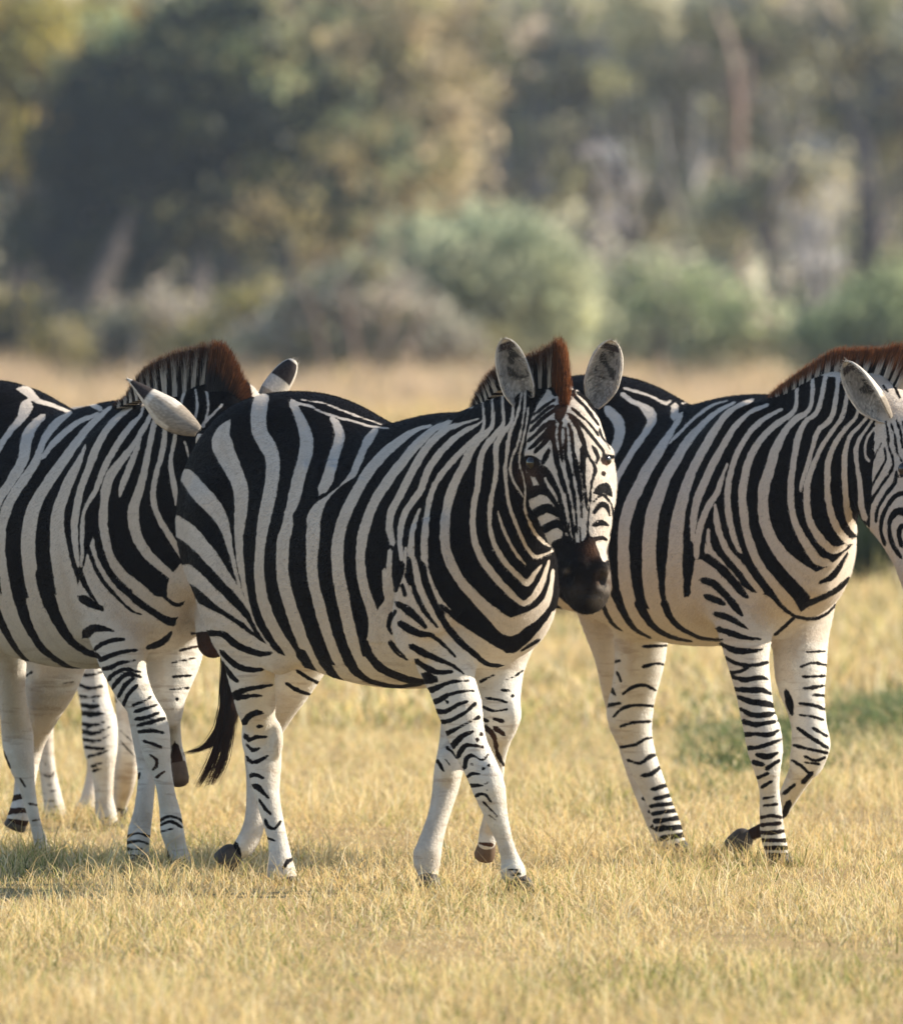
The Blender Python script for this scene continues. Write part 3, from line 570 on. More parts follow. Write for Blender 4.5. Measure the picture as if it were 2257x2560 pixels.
# the zebra on the right
BASE['right'] = [(1340, 900), (1680, 940), (1763, 985), (1880, 975), (1934, 985), (1990, 930), (2150, 950), (2211, 1070), (2184, 1178), (2175, 1317), (2122, 1371), (2072, 1416), (2032, 1434), (2028, 1483), (2016, 1519),
                 (1985, 1548), (1925, 1492), (1880, 1480), (1853, 1465), (1817, 1434), (1781, 1398), (1763, 1357), (1759, 1398), (1737, 1400), (1723, 1487), (1701, 1501), (1701, 1490), (1665, 1490), (1660, 1525), (1600, 1522), (1540, 1495), (1490, 1490), (1340, 1440), (1250, 1300)]
COAT['right'] = [
 ('body', 'R1', 0, "-330 560 50,-250 640 56,-160 760 56,-110 900 50,-90 1050 40; -360 760 50,-280 850 60,-200 960 56,-140 1090 46,-100 1250 40; -380 960 50,-300 1040 60,-220 1150 56,-150 1280 50,-90 1420 40"),
 ('body', 'R1', 1, "-370 1230 40,-250 1340 50,-130 1460 46,-20 1560 30; -350 1410 40,-230 1500 46,-100 1590 36,0 1650 20; -300 1580 36,-180 1640 40,-60 1690 30"),
 ('body', 'R1', 0, """250 336 14,350 366 16,430 396 14; -120 300 30,-60 400 60,-20 500 64,-40 620 56,-90 760 50,-120 900 50,-120 1100 60; 160 460 50,210 520 64,220 590 56,200 660 50,140 760 46,90 880 46,60 1000 50,50 1150 60,55 1300 60,80 1450 60,150 1600 50;
 240 370 26,290 410 24,340 430 30,385 470 60,400 520 50,360 590 36,310 660 36,250 760 36,200 850 36,165 950 40,140 1060 46,130 1200 50,140 1340 50,160 1470 50,220 1600 40;
 430 400 10,480 420 20,500 410 16; 530 440 40,525 490 40; 570 420 8,630 410 8; 560 490 30,520 560 30,480 620 40,440 690 56,380 780 60,330 880 64,280 980 66,250 1090 66,240 1210 64,245 1330 66,255 1440 70,290 1560 60,340 1650 50,400 1710 30;
 500 640 10,560 580 14,640 500 18,740 430 14,820 406 10; 860 416 16,760 470 24,680 540 36,600 630 46,540 730 54,480 830 60,440 930 66,405 1030 72,390 1150 76,385 1270 78,390 1390 84,405 1500 84,440 1590 70,520 1680 50,620 1720 30;
 960 402 20,870 440 30,800 500 36,740 590 44,680 690 46,630 790 50,590 890 56,560 1000 66,540 1120 76,530 1250 84,525 1380 96,530 1500 100,570 1610 80,640 1670 60,740 1700 40;
 1040 430 20,950 470 24,880 530 30,830 600 36,780 690 40,730 780 44,690 870 44,650 970 44,630 1080 36,630 1180 24; 820 760 12,790 840 26,765 920 30,720 990 36,680 1080 36,655 1180 36,650 1270 30;
 1120 456 18,1020 510 26,940 590 30,880 690 32,845 790 32,825 890 34,825 1000 36,840 1100 34,870 1200 26,905 1270 14;
 1210 340 20,1195 460 24,1090 540 34,1010 620 38,950 720 40,920 820 44,905 930 46,915 1050 46,935 1160 44,970 1260 46,1020 1350 46,1090 1440 50,1160 1530 70,1210 1590 40;
 1300 240 20,1285 440 26,1200 510 34,1140 580 40,1090 680 50,1060 780 56,1030 880 60,1020 980 58,1030 1080 60,1070 1180 62,1130 1270 70,1200 1340 90,1270 1400 110,1310 1460 90;
 1380 220 20,1330 450 26,1260 520 26,1220 600 34,1200 700 34,1185 800 34,1175 900 34,1180 1000 36,1200 1090 38,1240 1170 44,1290 1250 50,1330 1300 50,1380 1310 40;
 1450 200 20,1410 480 26,1330 570 28,1300 660 26,1270 760 24,1240 850 20,1230 910 10; 1520 190 20,1470 470 24,1410 570 26,1350 660 24,1300 770 26,1270 870 34,1265 970 36,1280 1070 38,1320 1150 44,1370 1210 46,1420 1240 40,1480 1220 20;
 1590 190 20,1550 470 20,1480 560 26,1420 650 30,1385 750 32,1380 860 34,1385 960 36,1410 1060 38,1450 1140 40,1500 1190 36,1540 1180 20; 1650 190 20,1610 460 18,1575 530 18,1510 600 22,1480 690 28,1475 790 30,1480 900 32,1490 1000 36,1510 1080 40,1560 1140 40,1600 1110 14;
 1640 500 14,1600 560 14,1560 620 18,1540 690 24,1550 790 24,1565 900 28,1570 990 34,1590 1060 30; 1640 560 14,1600 620 14,1590 700 14,1610 740 10;
 755 990 14,760 1060 30,780 1150 34,820 1240 34,880 1310 36,950 1400 36,1010 1480 30; 715 1130 14,720 1220 24,760 1280 30,820 1350 30,880 1430 30,920 1500 20"""),

 ('body', 'R1', 1, "330 1540 52,380 1635 36,450 1698 26,540 1735 16,620 1750 8; 470 1540 42,510 1625 30,580 1688 24,680 1733 18,790 1742 10; 195 1480 48,245 1595 34,305 1680 22,390 1730 10; 100 1480 30,165 1630 18,230 1690 8; 597 1400 36,603 1480 22"),
 ('body', 'R1', 1, """700 1280 40,770 1330 44,840 1400 44,900 1470 36,930 1500 14; 690 1410 36,750 1430 40,810 1490 36,870 1560 36,900 1600 14; 710 1500 30,760 1520 40,800 1540 20; 1150 1370 20,1210 1450 34,1265 1545 30;
 900 1270 20,960 1350 26,1030 1440 30,1130 1560 20,1200 1610 14; 1340 1420 10,1400 1390 30,1450 1330 26,1490 1260 12; 1270 1540 30,1340 1510 30,1420 1470 28,1500 1400 20; 1200 1610 14,1290 1625 16,1370 1600 14,1430 1540 10; 1190 1620 16,1140 1670 18,1090 1710 14"""),
 ('body', 'R2', 1, """820 180 26,880 195 30,940 230 22,990 260 8; 835 260 26,900 280 30,980 305 22,1050 310 10; 850 340 20,920 370 30,1000 375 24,1060 365 10; 870 410 14,930 440 16,1010 450 18,1085 435 14; 890 490 16,950 480 14,1010 450 14;
 900 510 14,970 525 26,1040 515 24,1090 520 12; 920 575 26,990 580 26,1060 580 26,1110 600 12; 935 615 14,1000 640 28,1070 650 34,1120 660 24; 950 680 18,1010 710 26,1080 710 28,1130 700 12; 965 745 24,1030 760 24,1100 750 20,1150 740 8;
 975 815 24,1030 810 18,1100 815 24,1150 790 10; 985 885 20,1040 880 20,1110 860 18,1160 840 10; 1040 920 24,1090 930 28,1140 910 14; 1020 960 24,1060 970 24; 1090 990 24,1150 950 12; 1040 1040 16,1090 1020 14; 1060 1090 14,1110 1060 10;
 1060 1250 16,1110 1240 20,1160 1250 14; 1060 1290 18,1150 1280 18; 1055 1330 18,1120 1330 20,1180 1320 16; 1060 1370 20,1180 1370 20; 1080 1410 22,1190 1410 20; 1100 1450 24,1200 1450 22; 1070 1150 10,1120 1140 10; 1070 1190 12,1140 1180 10;
 290 430 14,310 425 10; 300 490 14,320 530 12; 270 580 24,285 600 14; 245 660 20,310 650 14; 330 600 10,390 560 12,450 555 14,500 580 10; 280 720 12,320 680 12,380 660 12,450 660 12,490 665 8; 320 770 14,390 750 14,470 745 12;
 320 880 12,400 865 14,440 840 14,480 830 10; 360 950 12,420 965 14,470 930 20,500 920 16; 430 1030 14,480 1020 22,520 990 16; 490 1100 20,560 1080 22; 500 1150 18,590 1130 18; 480 1190 20,600 1175 20; 490 1230 20,620 1210 20;
 500 1270 24,630 1250 22; 510 1310 26,640 1300 26; 540 1360 26,650 1340 26; 570 1410 26,670 1400 26; 440 455 14,510 440 12,560 450 8; 440 350 14,560 345 10"""),
 ('farfore', 'R2', 1, """1190 590 24,1205 650 40,1215 700 20; 1270 455 10,1330 435 14,1400 450 12; 1280 510 10,1390 505 12; 1280 570 10,1340 565 14,1390 555 10; 1330 605 8,1390 610 14; 1260 650 12,1330 660 16,1390 680 14; 1260 710 10,1330 720 14,1380 735 12;
 1250 780 16,1320 830 16,1400 880 18; 1330 780 12,1400 820 14; 1230 870 14,1310 890 16,1400 910 16; 1290 930 16,1340 950 14,1390 935 12; 1220 950 12,1270 980 14,1310 1020 10; 1290 960 10,1360 970 12; 1320 1020 20,1280 1060 24;
 1200 1180 30,1180 1230 30; 1100 1260 60,1020 1330 70,920 1290 80,870 1360 70; 1230 1080 16,1180 1120 20; 1300 380 8,1390 375 8"""),
 ('farhind', 'R2', 1, "440 1150 20,560 1130 20; 470 1220 20,600 1200 20; 500 1300 40,640 1300 40"),
 ('head', 'R3', 1, """740 300 30,800 380 26,880 480 18; 840 290 30,920 400 26,985 540 18; 930 280 24,1000 420 22,1060 540 16; 870 740 12,885 820 20,900 900 14; 915 760 12,945 860 20,965 980 14; 960 730 12,990 820 20,1010 930 14; 1010 740 12,1040 860 20; 1020 280 24,1090 420 22; 640 300 40,700 360 30; 720 1460 20,770 1360 24,850 1240 24,920 1130 26,930 1060 20,900 960 14,880 880 10; 730 1330 16,780 1220 18,830 1130 20,870 1050 18,860 960 12; 790 1560 20,800 1470 26,850 1370 30,910 1290 34,950 1230 24,960 1150 16;
 860 1740 30,830 1640 30,840 1530 32,880 1440 34,940 1360 40,1000 1330 40,1080 1340 40; 990 1850 30,930 1760 34,900 1640 36,910 1540 40,960 1480 60,1012 1480 70,1080 1500 60; 1000 1760 30,980 1660 40,1000 1600 40,1060 1590 40;
 700 1200 12,740 1110 14,790 1000 14,830 920 14; 1000 1180 30,1050 1140 60; 940 900 12,960 980 14,1000 1060 16; 990 880 12,1010 950 14; 1090 1700 30,1100 1800 30; 1160 1900 200,1220 2050 220"""),
]
# the zebra hidden behind the left one: only its legs show; plain bars on its flank
BASE['back'] = None
COAT['back'] = [
 ('body', 'L2', 1, """490 605 26,570 610 26,650 590 24; 485 660 26,560 690 34,650 680 26; 500 740 26,570 750 24,640 740 16,600 770 14; 520 800 30,590 810 34,650 800 14; 520 850 40,590 860 40,680 850 14; 525 920 34,600 930 30,700 890 12; 530 970 36,610 980 30,720 930 10;
 535 1020 30,620 1030 26,700 990 12; 550 1070 30,640 1080 26,690 1060 12; 570 1130 34,640 1110 26,690 1090 12; 590 1190 30,650 1170 20; 600 1220 24,640 1210 16; 610 1350 14,650 1330 12; 610 1540 14,690 1520 12"""),
 ('body', 'P', 1, "-220 1050 40,-210 1250 40,-180 1500 30; -130 1030 40,-130 1250 40,-90 1580 30; -40 1040 40,-40 1250 40,0 1600 30; 50 1060 40,40 1250 40,70 1600 30; 140 1060 40,120 1250 40,150 1600 26; 230 1060 30,200 1250 36,200 1450 26; 300 1080 30,270 1250 36,270 1450 26; 360 1080 26,340 1250 30,350 1420 20; 420 1090 20,410 1250 24"),
 ('farfore', 'L2', 1, "700 680 20,740 780 20; 770 960 12,870 1060 12; 770 1030 14,860 1130 14,880 1150 10; 720 1480 40,790 1480 40"),
 ('hind', 'L2', 1, "250 1130 20,300 1190 14; 250 1230 14,320 1260 20,350 1220 10; 250 1310 20,330 1310 18; 255 1370 16,340 1350 16,370 1340 10; 260 1410 18,350 1410 18; 270 1460 16,370 1450 16; 280 1510 18,380 1500 18; 290 1550 20,390 1550 20"),
 ('farhind', 'L2', 1, "450 1480 60,580 1480 60; 430 1540 60,590 1530 60"),
]

def paint(V, chains, key):
    """signed stripe distance per vertex, in metres (positive = black)"""
    k = (DIST + V[:, 1]) / DIST / SCALE
    xy = np.stack([V[:, 0] / k + SRC_W / 2, HORIZON + (EYE - V[:, 2]) / k], 1)
    best = np.full(len(V), 1e9); reg = np.zeros(len(V), int); names = []
    for nm, pts in chains:
        if nm not in names: names.append(nm)
        i = names.index(nm)
        for a in pts:
            d = np.sqrt(((V - a[:3]) ** 2).sum(1)) - 0.5 * (a[3] + a[4])
            m = d < best; best[m] = d[m]; reg[m] = i
    if key == 'right': reg[(reg == names.index('head')) & (xy[:, 0] < 2182 - (xy[:, 1] - 1180) * .05) & (xy[:, 1] > 900)] = names.index('body')
    out = np.full(len(V), -60.0)
    for i, nm in enumerate(names):
        m = np.flatnonzero(reg == i)
        if not len(m): continue
        q = xy[m]; d = np.full(len(m), -60.0)
        if nm == 'body' and BASE[key] is not None: d = np.maximum(d, poly_dist(q, BASE[key]))
        for rg, patch, black, text in COAT[key]:
            sel = slice(None)
            if {rg, nm} == {'body', 'farfore'}:               # the chest runs on into the far foreleg
                sel = q[:, 1] < {'right': 1600}.get(key, 1650)
                if black == 0: continue
            elif rg != nm: continue
            if black == 2:                                # a dark patch with an outline
                d = np.maximum(d, poly_dist(q, [[float(a) for a in t.split()] for t in text.split(',')])); continue
            for S in strokes(patch, text):
                p = stroke_dist(q, S)
                g = .4 if nm == 'head' else {'middle': 1.0, 'left': .7, 'right': 1.0, 'back': -1.2}[key]
                e = np.maximum(d, p + g) if black else np.minimum(d, -p)
                d[sel] = e[sel]
        out[m] = d
    return np.clip(out, -40, 40) / SCALE, xy, reg, names
# ------------------------------------------------------------------ zebra materials
def coat_material():
    T = NT('zebra_coat')
    st = T.attr('stripe').outputs['Fac']
    n1 = T.noise(230, 2); n2 = T.noise(60, 2)
    j = T.math('ADD', T.math('MULTIPLY', T.math('SUBTRACT', n1, 0.5), .0035), T.math('MULTIPLY', T.math('SUBTRACT', n2, 0.5), .005))
    j = T.math('ADD', j, T.math('MULTIPLY', T.math('SUBTRACT', T.noise(24, 2), 0.5), .007))
    blk = T.smooth(T.math('ADD', st, j), -.0016, .0016)
    tone = T.attr('tone').outputs['Fac']
    white = T.mix(T.noise(9, 4), (.53, .455, .385), (.67, .60, .53))
    white = T.mix(T.math('MULTIPLY', T.noise(120, 3), .35), white, (.36, .28, .21))
    oz = T.n('ShaderNodeSeparateXYZ'); T.l(T.n('ShaderNodeTexCoord').outputs['Object'], oz.inputs[0])
    white = T.mix(T.smooth(oz.outputs[2], .78, .55), white, T.mix(T.noise(30, 3), (.56, .525, .475), (.67, .64, .59)))   # legs are cleaner white
    mp = T.n('ShaderNodeMapping'); mp.inputs['Scale'].default_value = (9, 9, 62)
    T.l(T.n('ShaderNodeTexCoord').outputs['Object'], mp.inputs['Vector'])
    band = T.math('MULTIPLY', T.smooth(T.noise(1.0, 2, mp.outputs[0]), .56, .68), T.smooth(oz.outputs[2], .74, .58))
    white = T.mix(T.math('MULTIPLY', band, .42), white, (.27, .20, .15))                                  # faint brown bars on the legs
    white = T.mix(T.math('MULTIPLY', T.smooth(st, -.016, -.030), T.math('MULTIPLY', T.noise(7, 3), .55)), white, (.36, .25, .16))      # faint shadow stripes
    low_blotch = T.math('MULTIPLY', T.smooth(oz.outputs[2], .42, .02), T.smooth(T.noise(14, 4), .45, .78))
    white = T.mix(T.math('MULTIPLY', low_blotch, .7), white, (.33, .27, .21))                                   # brown blotches, stronger towards the hooves
    dark = T.mix(T.noise(40, 3), (.002, .0015, .002), (.006, .0042, .0042))
    dark = T.mix(tone, dark, (.075, .034, .018))
    dark = T.mix(T.attr('grey').outputs['Fac'], dark, T.mix(T.noise(70, 4), (.13, .11, .095), (.27, .235, .20)))  # grey skin, painted lighter where the sun strikes the muzzle
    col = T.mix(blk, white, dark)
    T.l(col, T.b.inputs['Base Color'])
    T.b.inputs['Roughness'].default_value = .62
    T.b.inputs['Specular IOR Level'].default_value = .035
    T.b.inputs['Sheen Weight'].default_value = .0
    T.bump(T.math('ADD', T.noise(160, 4), T.math('MULTIPLY', T.noise(20, 3), 2.0)), .42, .005)
    return T.m

def plain_material(name, a, b, scale, rough=.6, spec=.3, bump=.2):
    T = NT(name)
    T.l(T.mix(T.noise(scale, 4), a, b), T.b.inputs['Base Color'])
    T.b.inputs['Roughness'].default_value = rough; T.b.inputs['Specular IOR Level'].default_value = spec
    if bump: T.bump(T.noise(scale * 3, 3), bump, .003)
    return T.m

def colour_attr_material(name, rough=.7, trans=0.0, spec=.2):
    T = NT(name)
    c = T.attr('shade').outputs['Color']
    T.l(c, T.b.inputs['Base Color'])
    T.b.inputs['Roughness'].default_value = rough; T.b.inputs['Specular IOR Level'].default_value = spec
    if trans:
        tr = T.n('ShaderNodeBsdfTranslucent'); T.l(c, tr.inputs[0])
        mx = T.n('ShaderNodeMixShader'); mx.inputs[0].default_value = trans
        T.l(T.b.outputs[0], mx.inputs[1]); T.l(tr.outputs[0], mx.inputs[2]); T.l(mx.outputs[0], T.out.inputs[0])
    return T.m

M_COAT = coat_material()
M_HAIR = colour_attr_material('zebra_hair', .55, .25)
M_FUR = colour_attr_material('zebra_fur', .85, .15, .015)
M_EAR = colour_attr_material('zebra_ear_fur', .8, .12)
M_HOOF = plain_material('hoof_horn', (.022, .018, .016), (.075, .062, .052), 60, .6)
M_HOOF_BROWN = plain_material('brown_hoof_horn', (.07, .042, .025), (.16, .10, .06), 50, .7)
M_EYE = plain_material('eye_glass', (.008, .005, .004), (.015, .008, .006), 30, .08, .6, 0)

# ------------------------------------------------------------------ zebra details
def ribbon(root, tip, wid, bend, segs, across):
    """tapered three-sided hairs: arrays root (n,3), tip (n,3), wid (n,), bend (n,3), across (n,3) -> verts, faces, t"""
    n = len(root); t = np.linspace(0, 1, segs + 1)
    cen = root[:, None] + (tip - root)[:, None] * t[None, :, None] + bend[:, None] * (t * t)[None, :, None]
    w = wid[:, None] * (1 - .85 * t)[None, :]
    a = across / np.linalg.norm(across, axis=1, keepdims=True)
    ax = tip - root; b = np.cross(ax, a); b /= np.linalg.norm(b, axis=1, keepdims=True) + 1e-9
    V = np.stack([cen + a[:, None] * w[..., None], cen + (-.5 * a + .87 * b)[:, None] * w[..., None], cen + (-.5 * a - .87 * b)[:, None] * w[..., None]], 2)
    idx = np.arange(n * (segs + 1) * 3).reshape(n, segs + 1, 3)
    F = []
    for k in range(segs):
        for c in range(3):
            d = (c + 1) % 3
            F.append(np.stack([idx[:, k, c], idx[:, k, d], idx[:, k + 1, d], idx[:, k + 1, c]], 1))
    tt = np.repeat(np.tile(t, n), 3)
    own = np.repeat(np.arange(n), (segs + 1) * 3)
    return V.reshape(-1, 3), np.vstack(F), tt, own

BROWN, RUST, BLACK, WHITE = np.array([.05, .019, .009]), np.array([.21, .072, .022]), np.array([.013, .010, .010]), np.array([.66, .60, .53])

def mane(root_obj, org, ctl, n, seed, period, brown=.45, side=(.848, .53, 0), thick=.022, bright=1.0, dark=-.2):
    """ctl rows: root px,py,Y, tip px,py,Y, striped(1)/brown(0). Hairs stand along the crest, striped at the base, brown at the tips."""
    rs = np.random.RandomState(seed)
    c = np.array([[*P(*r[:3]), *P(*r[3:6]), r[6]] for r in ctl])
    q = catmull(np.hstack([c[:, :3], c[:, 3:]]), .004)
    arc = np.concatenate([[0], np.cumsum(np.linalg.norm(np.diff((q[:, :3] + q[:, 3:6]) / 2, axis=0), axis=1))])
    u = rs.rand(n) * arc[-1]
    g = np.stack([np.interp(u, arc, q[:, i]) for i in range(7)], 1)
    sd = np.asarray(side); sd = sd / np.linalg.norm(sd)
    off = rs.uniform(-1, 1, n)
    root = g[:, :3] + sd * (off * thick)[:, None]
    d = g[:, 3:6] - g[:, :3]
    L = rs.uniform(.86, 1.03, n) * (1 - .16 * off ** 2)
    tip = g[:, :3] + d * L[:, None] + sd * (off * thick * .55)[:, None] + rs.normal(0, .0036, (n, 3))
    root = root - d * .18
    V, F, t, own = ribbon(root, tip, rs.uniform(.0010, .0019, n), rs.normal(0, .004, (n, 3)), 4, np.tile(sd, (n, 1)) + rs.normal(0, .3, (n, 3)))
    stripe = ((u / period + .12 * np.sin(u * 37)) % 1.0) < .52
    base = np.where(stripe[:, None], BLACK, WHITE)[own]
    br = ((BROWN + (RUST - BROWN) * rs.rand(n)[:, None] ** 1.1) * rs.uniform(.45, 1.5, (n, 1)))[own] * bright
    lim = np.where(g[:, 6] > .5, 1 - brown + rs.normal(0, .05, n), dark + rs.normal(0, .07, n))[own]
    base = np.where((g[:, 6] > .5)[own][:, None], base, BLACK * 1.3)
    f = np.clip((t - lim) / .16, 0, 1)[:, None]
    mid = np.clip(1 - np.abs((t - lim - .06)) / .12, 0, 1)[:, None] * (g[:, 6] > .5)[own][:, None]
    col = base * (1 - f) + br * f
    col = col * (1 - .5 * mid) + BROWN * .6 * (.5 * mid)
    o = mesh_obj('mane', V, F, M_HAIR, root_obj, org)
    attr(o, 'shade', np.hstack([col, np.ones((len(col), 1))]), 'FLOAT_COLOR')
    return o

def ear(root_obj, org, base, tip, open_dir, wid, back_white=.55, seed=0, curl=1.0, point=0.0, side_shade=0):
    """cupped ear: base and tip points, open_dir = where the opening faces"""
    rs = np.random.RandomState(seed)
    base, tip, od = (np.asarray(a, float) for a in (base, tip, open_dir))
    ax = tip - base; L = np.linalg.norm(ax); ax /= L
    od = od - ax * od.dot(ax); od /= np.linalg.norm(od); sd = np.cross(ax, od)
    nu, nv = 44, 31
    V, C = [], []
    for layer in (0, 1):
        for i in range(nu):
            t = i / (nu - 1)
            w = wid * (math.sin(min(1, t * 1.9 + .22) * math.pi / 2) * (1 - max(0, (t - .45) / .55) ** 2.6) ** .55 * (1 - point * max(0, t - .45) / .55) + .008)
            half = math.pi * curl * (1.0 - .38 * t)                           # opens towards the tip
            half = min(half, 2.5)
            r = w / max(math.sin(min(half, math.pi / 2)), .4)
            for j in range(nv):
                s = -1 + 2 * j / (nv - 1)
                a = s * half
                rad = r - (.0045 if layer else 0)
                p = base + ax * (t * L) + sd * (rad * math.sin(a)) - od * (rad * math.cos(a) - r * .55) - od * .01 * t
                V.append(p)
                n_ = rs.rand()
                e = abs(s)
                if layer == 0:                                                # the furry back: grey base, white patch, dark band, white tip
                    c = WHITE * (.78 + .3 * n_) if t < back_white or t > .95 else BLACK * (1.6 + 2 * n_)
                    if t < .34 or (t < .62 and s * side_shade > .05): c = WHITE * (.34 + .5 * t) * (.7 + .5 * n_) * np.array([1.05, .98, .9])  # grey base, plus shadow painted down one side of the ear
                    if e > .74 and t > .3: c = WHITE * (.8 + .3 * n_)
                else:                                                         # inside: grey fur, shade of the hollow painted into the colour
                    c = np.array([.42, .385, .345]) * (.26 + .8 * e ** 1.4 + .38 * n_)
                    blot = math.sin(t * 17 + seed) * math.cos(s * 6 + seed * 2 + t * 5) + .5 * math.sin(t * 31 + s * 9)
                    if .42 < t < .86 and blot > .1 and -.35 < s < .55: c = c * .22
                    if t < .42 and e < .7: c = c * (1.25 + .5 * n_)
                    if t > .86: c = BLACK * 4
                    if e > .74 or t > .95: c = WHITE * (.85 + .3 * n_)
                C.append(c)
    V = np.array(V); F = []
    g = lambda l, i, j: l * nu * nv + i * nv + j
    for i in range(nu - 1):
        for j in range(nv - 1):
            F.append([g(0, i, j), g(0, i, j + 1), g(0, i + 1, j + 1), g(0, i + 1, j)])
            F.append([g(1, i, j), g(1, i + 1, j), g(1, i + 1, j + 1), g(1, i, j + 1)])
        for j, fl in ((0, 0), (nv - 1, 1)):
            q = [g(0, i, j), g(0, i + 1, j), g(1, i + 1, j), g(1, i, j)]
            F.append(q if not fl else q[::-1])
    for j in range(nv - 1):
        F.append([g(0, nu - 1, j), g(0, nu - 1, j + 1), g(1, nu - 1, j + 1), g(1, nu - 1, j)])
    o = mesh_obj('ear', V, np.array(F), M_EAR, root_obj, org)
    attr(o, 'shade', np.hstack([np.array(C), np.ones((len(C), 1))]), 'FLOAT_COLOR')
    # fringe of soft hair along both edges and inside the cup
    m = 520
    ii = rs.randint(4, nu - 1, m); jj = np.where(rs.rand(m) < .62, np.where(rs.rand(m) < .5, 0, nv - 1), rs.randint(2, nv - 2, m))
    root = V[nu * nv + ii * nv + jj]; mid = V[nu * nv + ii * nv + nv // 2]
    inn = mid - root; ln = np.linalg.norm(inn, axis=1, keepdims=True); inn = np.where(ln > 1e-4, inn / (ln + 1e-9), 0)
    edge = ((jj == 0) | (jj == nv - 1))[:, None]
    tip = root + (inn * rs.uniform(.1, .8, (m, 1)) + ax * rs.uniform(.2, .9, (m, 1)) + od * rs.uniform(.1, .6, (m, 1)) + rs.normal(0, .2, (m, 3))) * rs.uniform(.008, .02, (m, 1)) * np.where(edge, 1, 1.1)
    HV, HF, t_, own = ribbon(root, tip, rs.uniform(.0006, .0011, m), rs.normal(0, .001, (m, 3)), 2, rs.normal(0, 1, (m, 3)))
    hc = np.where(edge, WHITE * rs.uniform(.7, 1.15, (m, 1)), np.array([.4, .36, .32]) * rs.uniform(.3, 1.2, (m, 1)))[own]
    h = mesh_obj('ear_hair', HV, HF, M_HAIR, o, org)
    attr(h, 'shade', np.hstack([hc, np.ones((len(hc), 1))]), 'FLOAT_COLOR')
    return o

def lathe_pts(c0, c1, radii, n=20, squash=1.0):
    c0, c1 = np.asarray(c0, float), np.asarray(c1, float)
    ax = c1 - c0; ax /= np.linalg.norm(ax)
    h = np.array([0, 1.0, 0]); h -= ax * h.dot(ax); h /= np.linalg.norm(h); s = np.cross(ax, h)
    V, F = [], []
    m = len(radii)
    for i, (t, r) in enumerate(radii):
        c = c0 + (c1 - c0) * t
        for k in range(n):
            a = 2 * math.pi * k / n
            V.append(c + r * (math.cos(a) * s * squash + math.sin(a) * h))
    for i in range(m - 1):
        for k in range(n):
            F.append([i * n + k, i * n + (k + 1) % n, (i + 1) * n + (k + 1) % n, (i + 1) * n + k])
    F.append(list(range(n))[::-1]); F.append([(m - 1) * n + k for k in range(n)])
    return V, F

HOOF_AT = []
def hoof(root_obj, org, top, bot, r=.036):
    raised = bot[1] in (2150, 1962)
    if raised: r = .027
    top, bot = P(*top), P(*bot)
    if bot[2] < .05: HOOF_AT.append(bot)
    V, F = lathe_pts(top, bot, [(-.3, r * .3), (-.2, r * .62), (-.05, r * .82), (.1, r * .92), (.4, r * 1.02), (.75, r * 1.08), (.92, r * .98), (1.0, r * .74), (1.04, r * .3)])
    return mesh_obj('hoof', V, F, M_HOOF_BROWN if raised else M_HOOF, root_obj, org)

def eye(root_obj, org, c, r=.02):
    V, F = lathe_pts(np.asarray(c) - [0, 0, r], np.asarray(c) + [0, 0, r], [((1 - math.cos(a)) / 2, r * math.sin(a) + 1e-4) for a in np.linspace(0, math.pi, 12)], 18)
    return mesh_obj('eye', V, F, M_EYE, root_obj, org)

def tail(root_obj, org, dock, hair_ctl, n, seed):
    """striped dock, then a black brush"""
    rs = np.random.RandomState(seed)
    F = Flesh(np.min([P(*d[:3]) for d in dock], 0) - .08, np.max([P(*d[:3]) for d in dock], 0) + .08, .006)
    F.limb(px_rows(dock), u=(0, 1, 0), k=.005, step=.02)
    V, Q = F.mesh(1)
    o = mesh_obj('tail', V, Q, M_COAT, root_obj, org)
    attr(o, 'stripe', .012 * np.sin(V[:, 2] * 95) + .002); attr(o, 'tone', np.zeros(len(V)))
    paths = [np.array([P(*p) for p in path]) for path in hair_ctl]
    root, tip, bend, which = [], [], [], rs.randint(0, len(paths), n)
    Vs, Fs, Cs, off = [], [], [], 0
    for w, path in enumerate(paths):
        m = int((which == w).sum())
        q = catmull(path, .02); k = len(q)
        sp = np.linspace(.008, .02, k) * (1 - np.linspace(0, .55, k) ** 2)
        o1 = rs.normal(0, 1, (m, 3)); o1[:, 2] *= .3
        stop = rs.uniform(.75, 1.0, m)
        P_ = np.empty((m, k, 3))
        for a in range(m):
            tq = np.linspace(0, stop[a], k)
            P_[a] = np.stack([np.interp(tq, np.linspace(0, 1, k), q[:, c]) for c in range(3)], 1) + o1[a] * sp[:, None] * .55
        wd = .0016 * (1 - .75 * np.linspace(0, 1, k))
        tri = np.array([[1, 0, 0], [-.5, .87, 0], [-.5, -.87, 0]])
        vv = P_[:, :, None] + tri[None, None] * wd[None, :, None, None]
        idx = off + np.arange(m * k * 3).reshape(m, k, 3)
        for s in range(k - 1):
            for c in range(3):
                d = (c + 1) % 3
                Fs.append(np.stack([idx[:, s, c], idx[:, s, d], idx[:, s + 1, d], idx[:, s + 1, c]], 1))
        Vs.append(vv.reshape(-1, 3)); off += m * k * 3
        br = rs.rand(m, 1)
        cc = BLACK * 1.1 * (1 - br * .6) + BROWN * br * .6
        tt = np.linspace(0, 1, k)[None, :, None]
        cc = cc[:, None] * (1 - .6 * tt ** 2) + (RUST * .5) * (.6 * tt ** 2)
        Cs.append(np.repeat(cc.reshape(-1, 3), 3, 0))
    h = mesh_obj('tail_hair', np.vstack(Vs), np.vstack(Fs), M_HAIR, o, None)
    h.data.vertices.foreach_set('co', (np.vstack(Vs) - org).astype(np.float32).ravel()); h.data.update()
    C = np.vstack(Cs); attr(h, 'shade', np.hstack([C, np.ones((len(C), 1))]), 'FLOAT_COLOR')
    return o

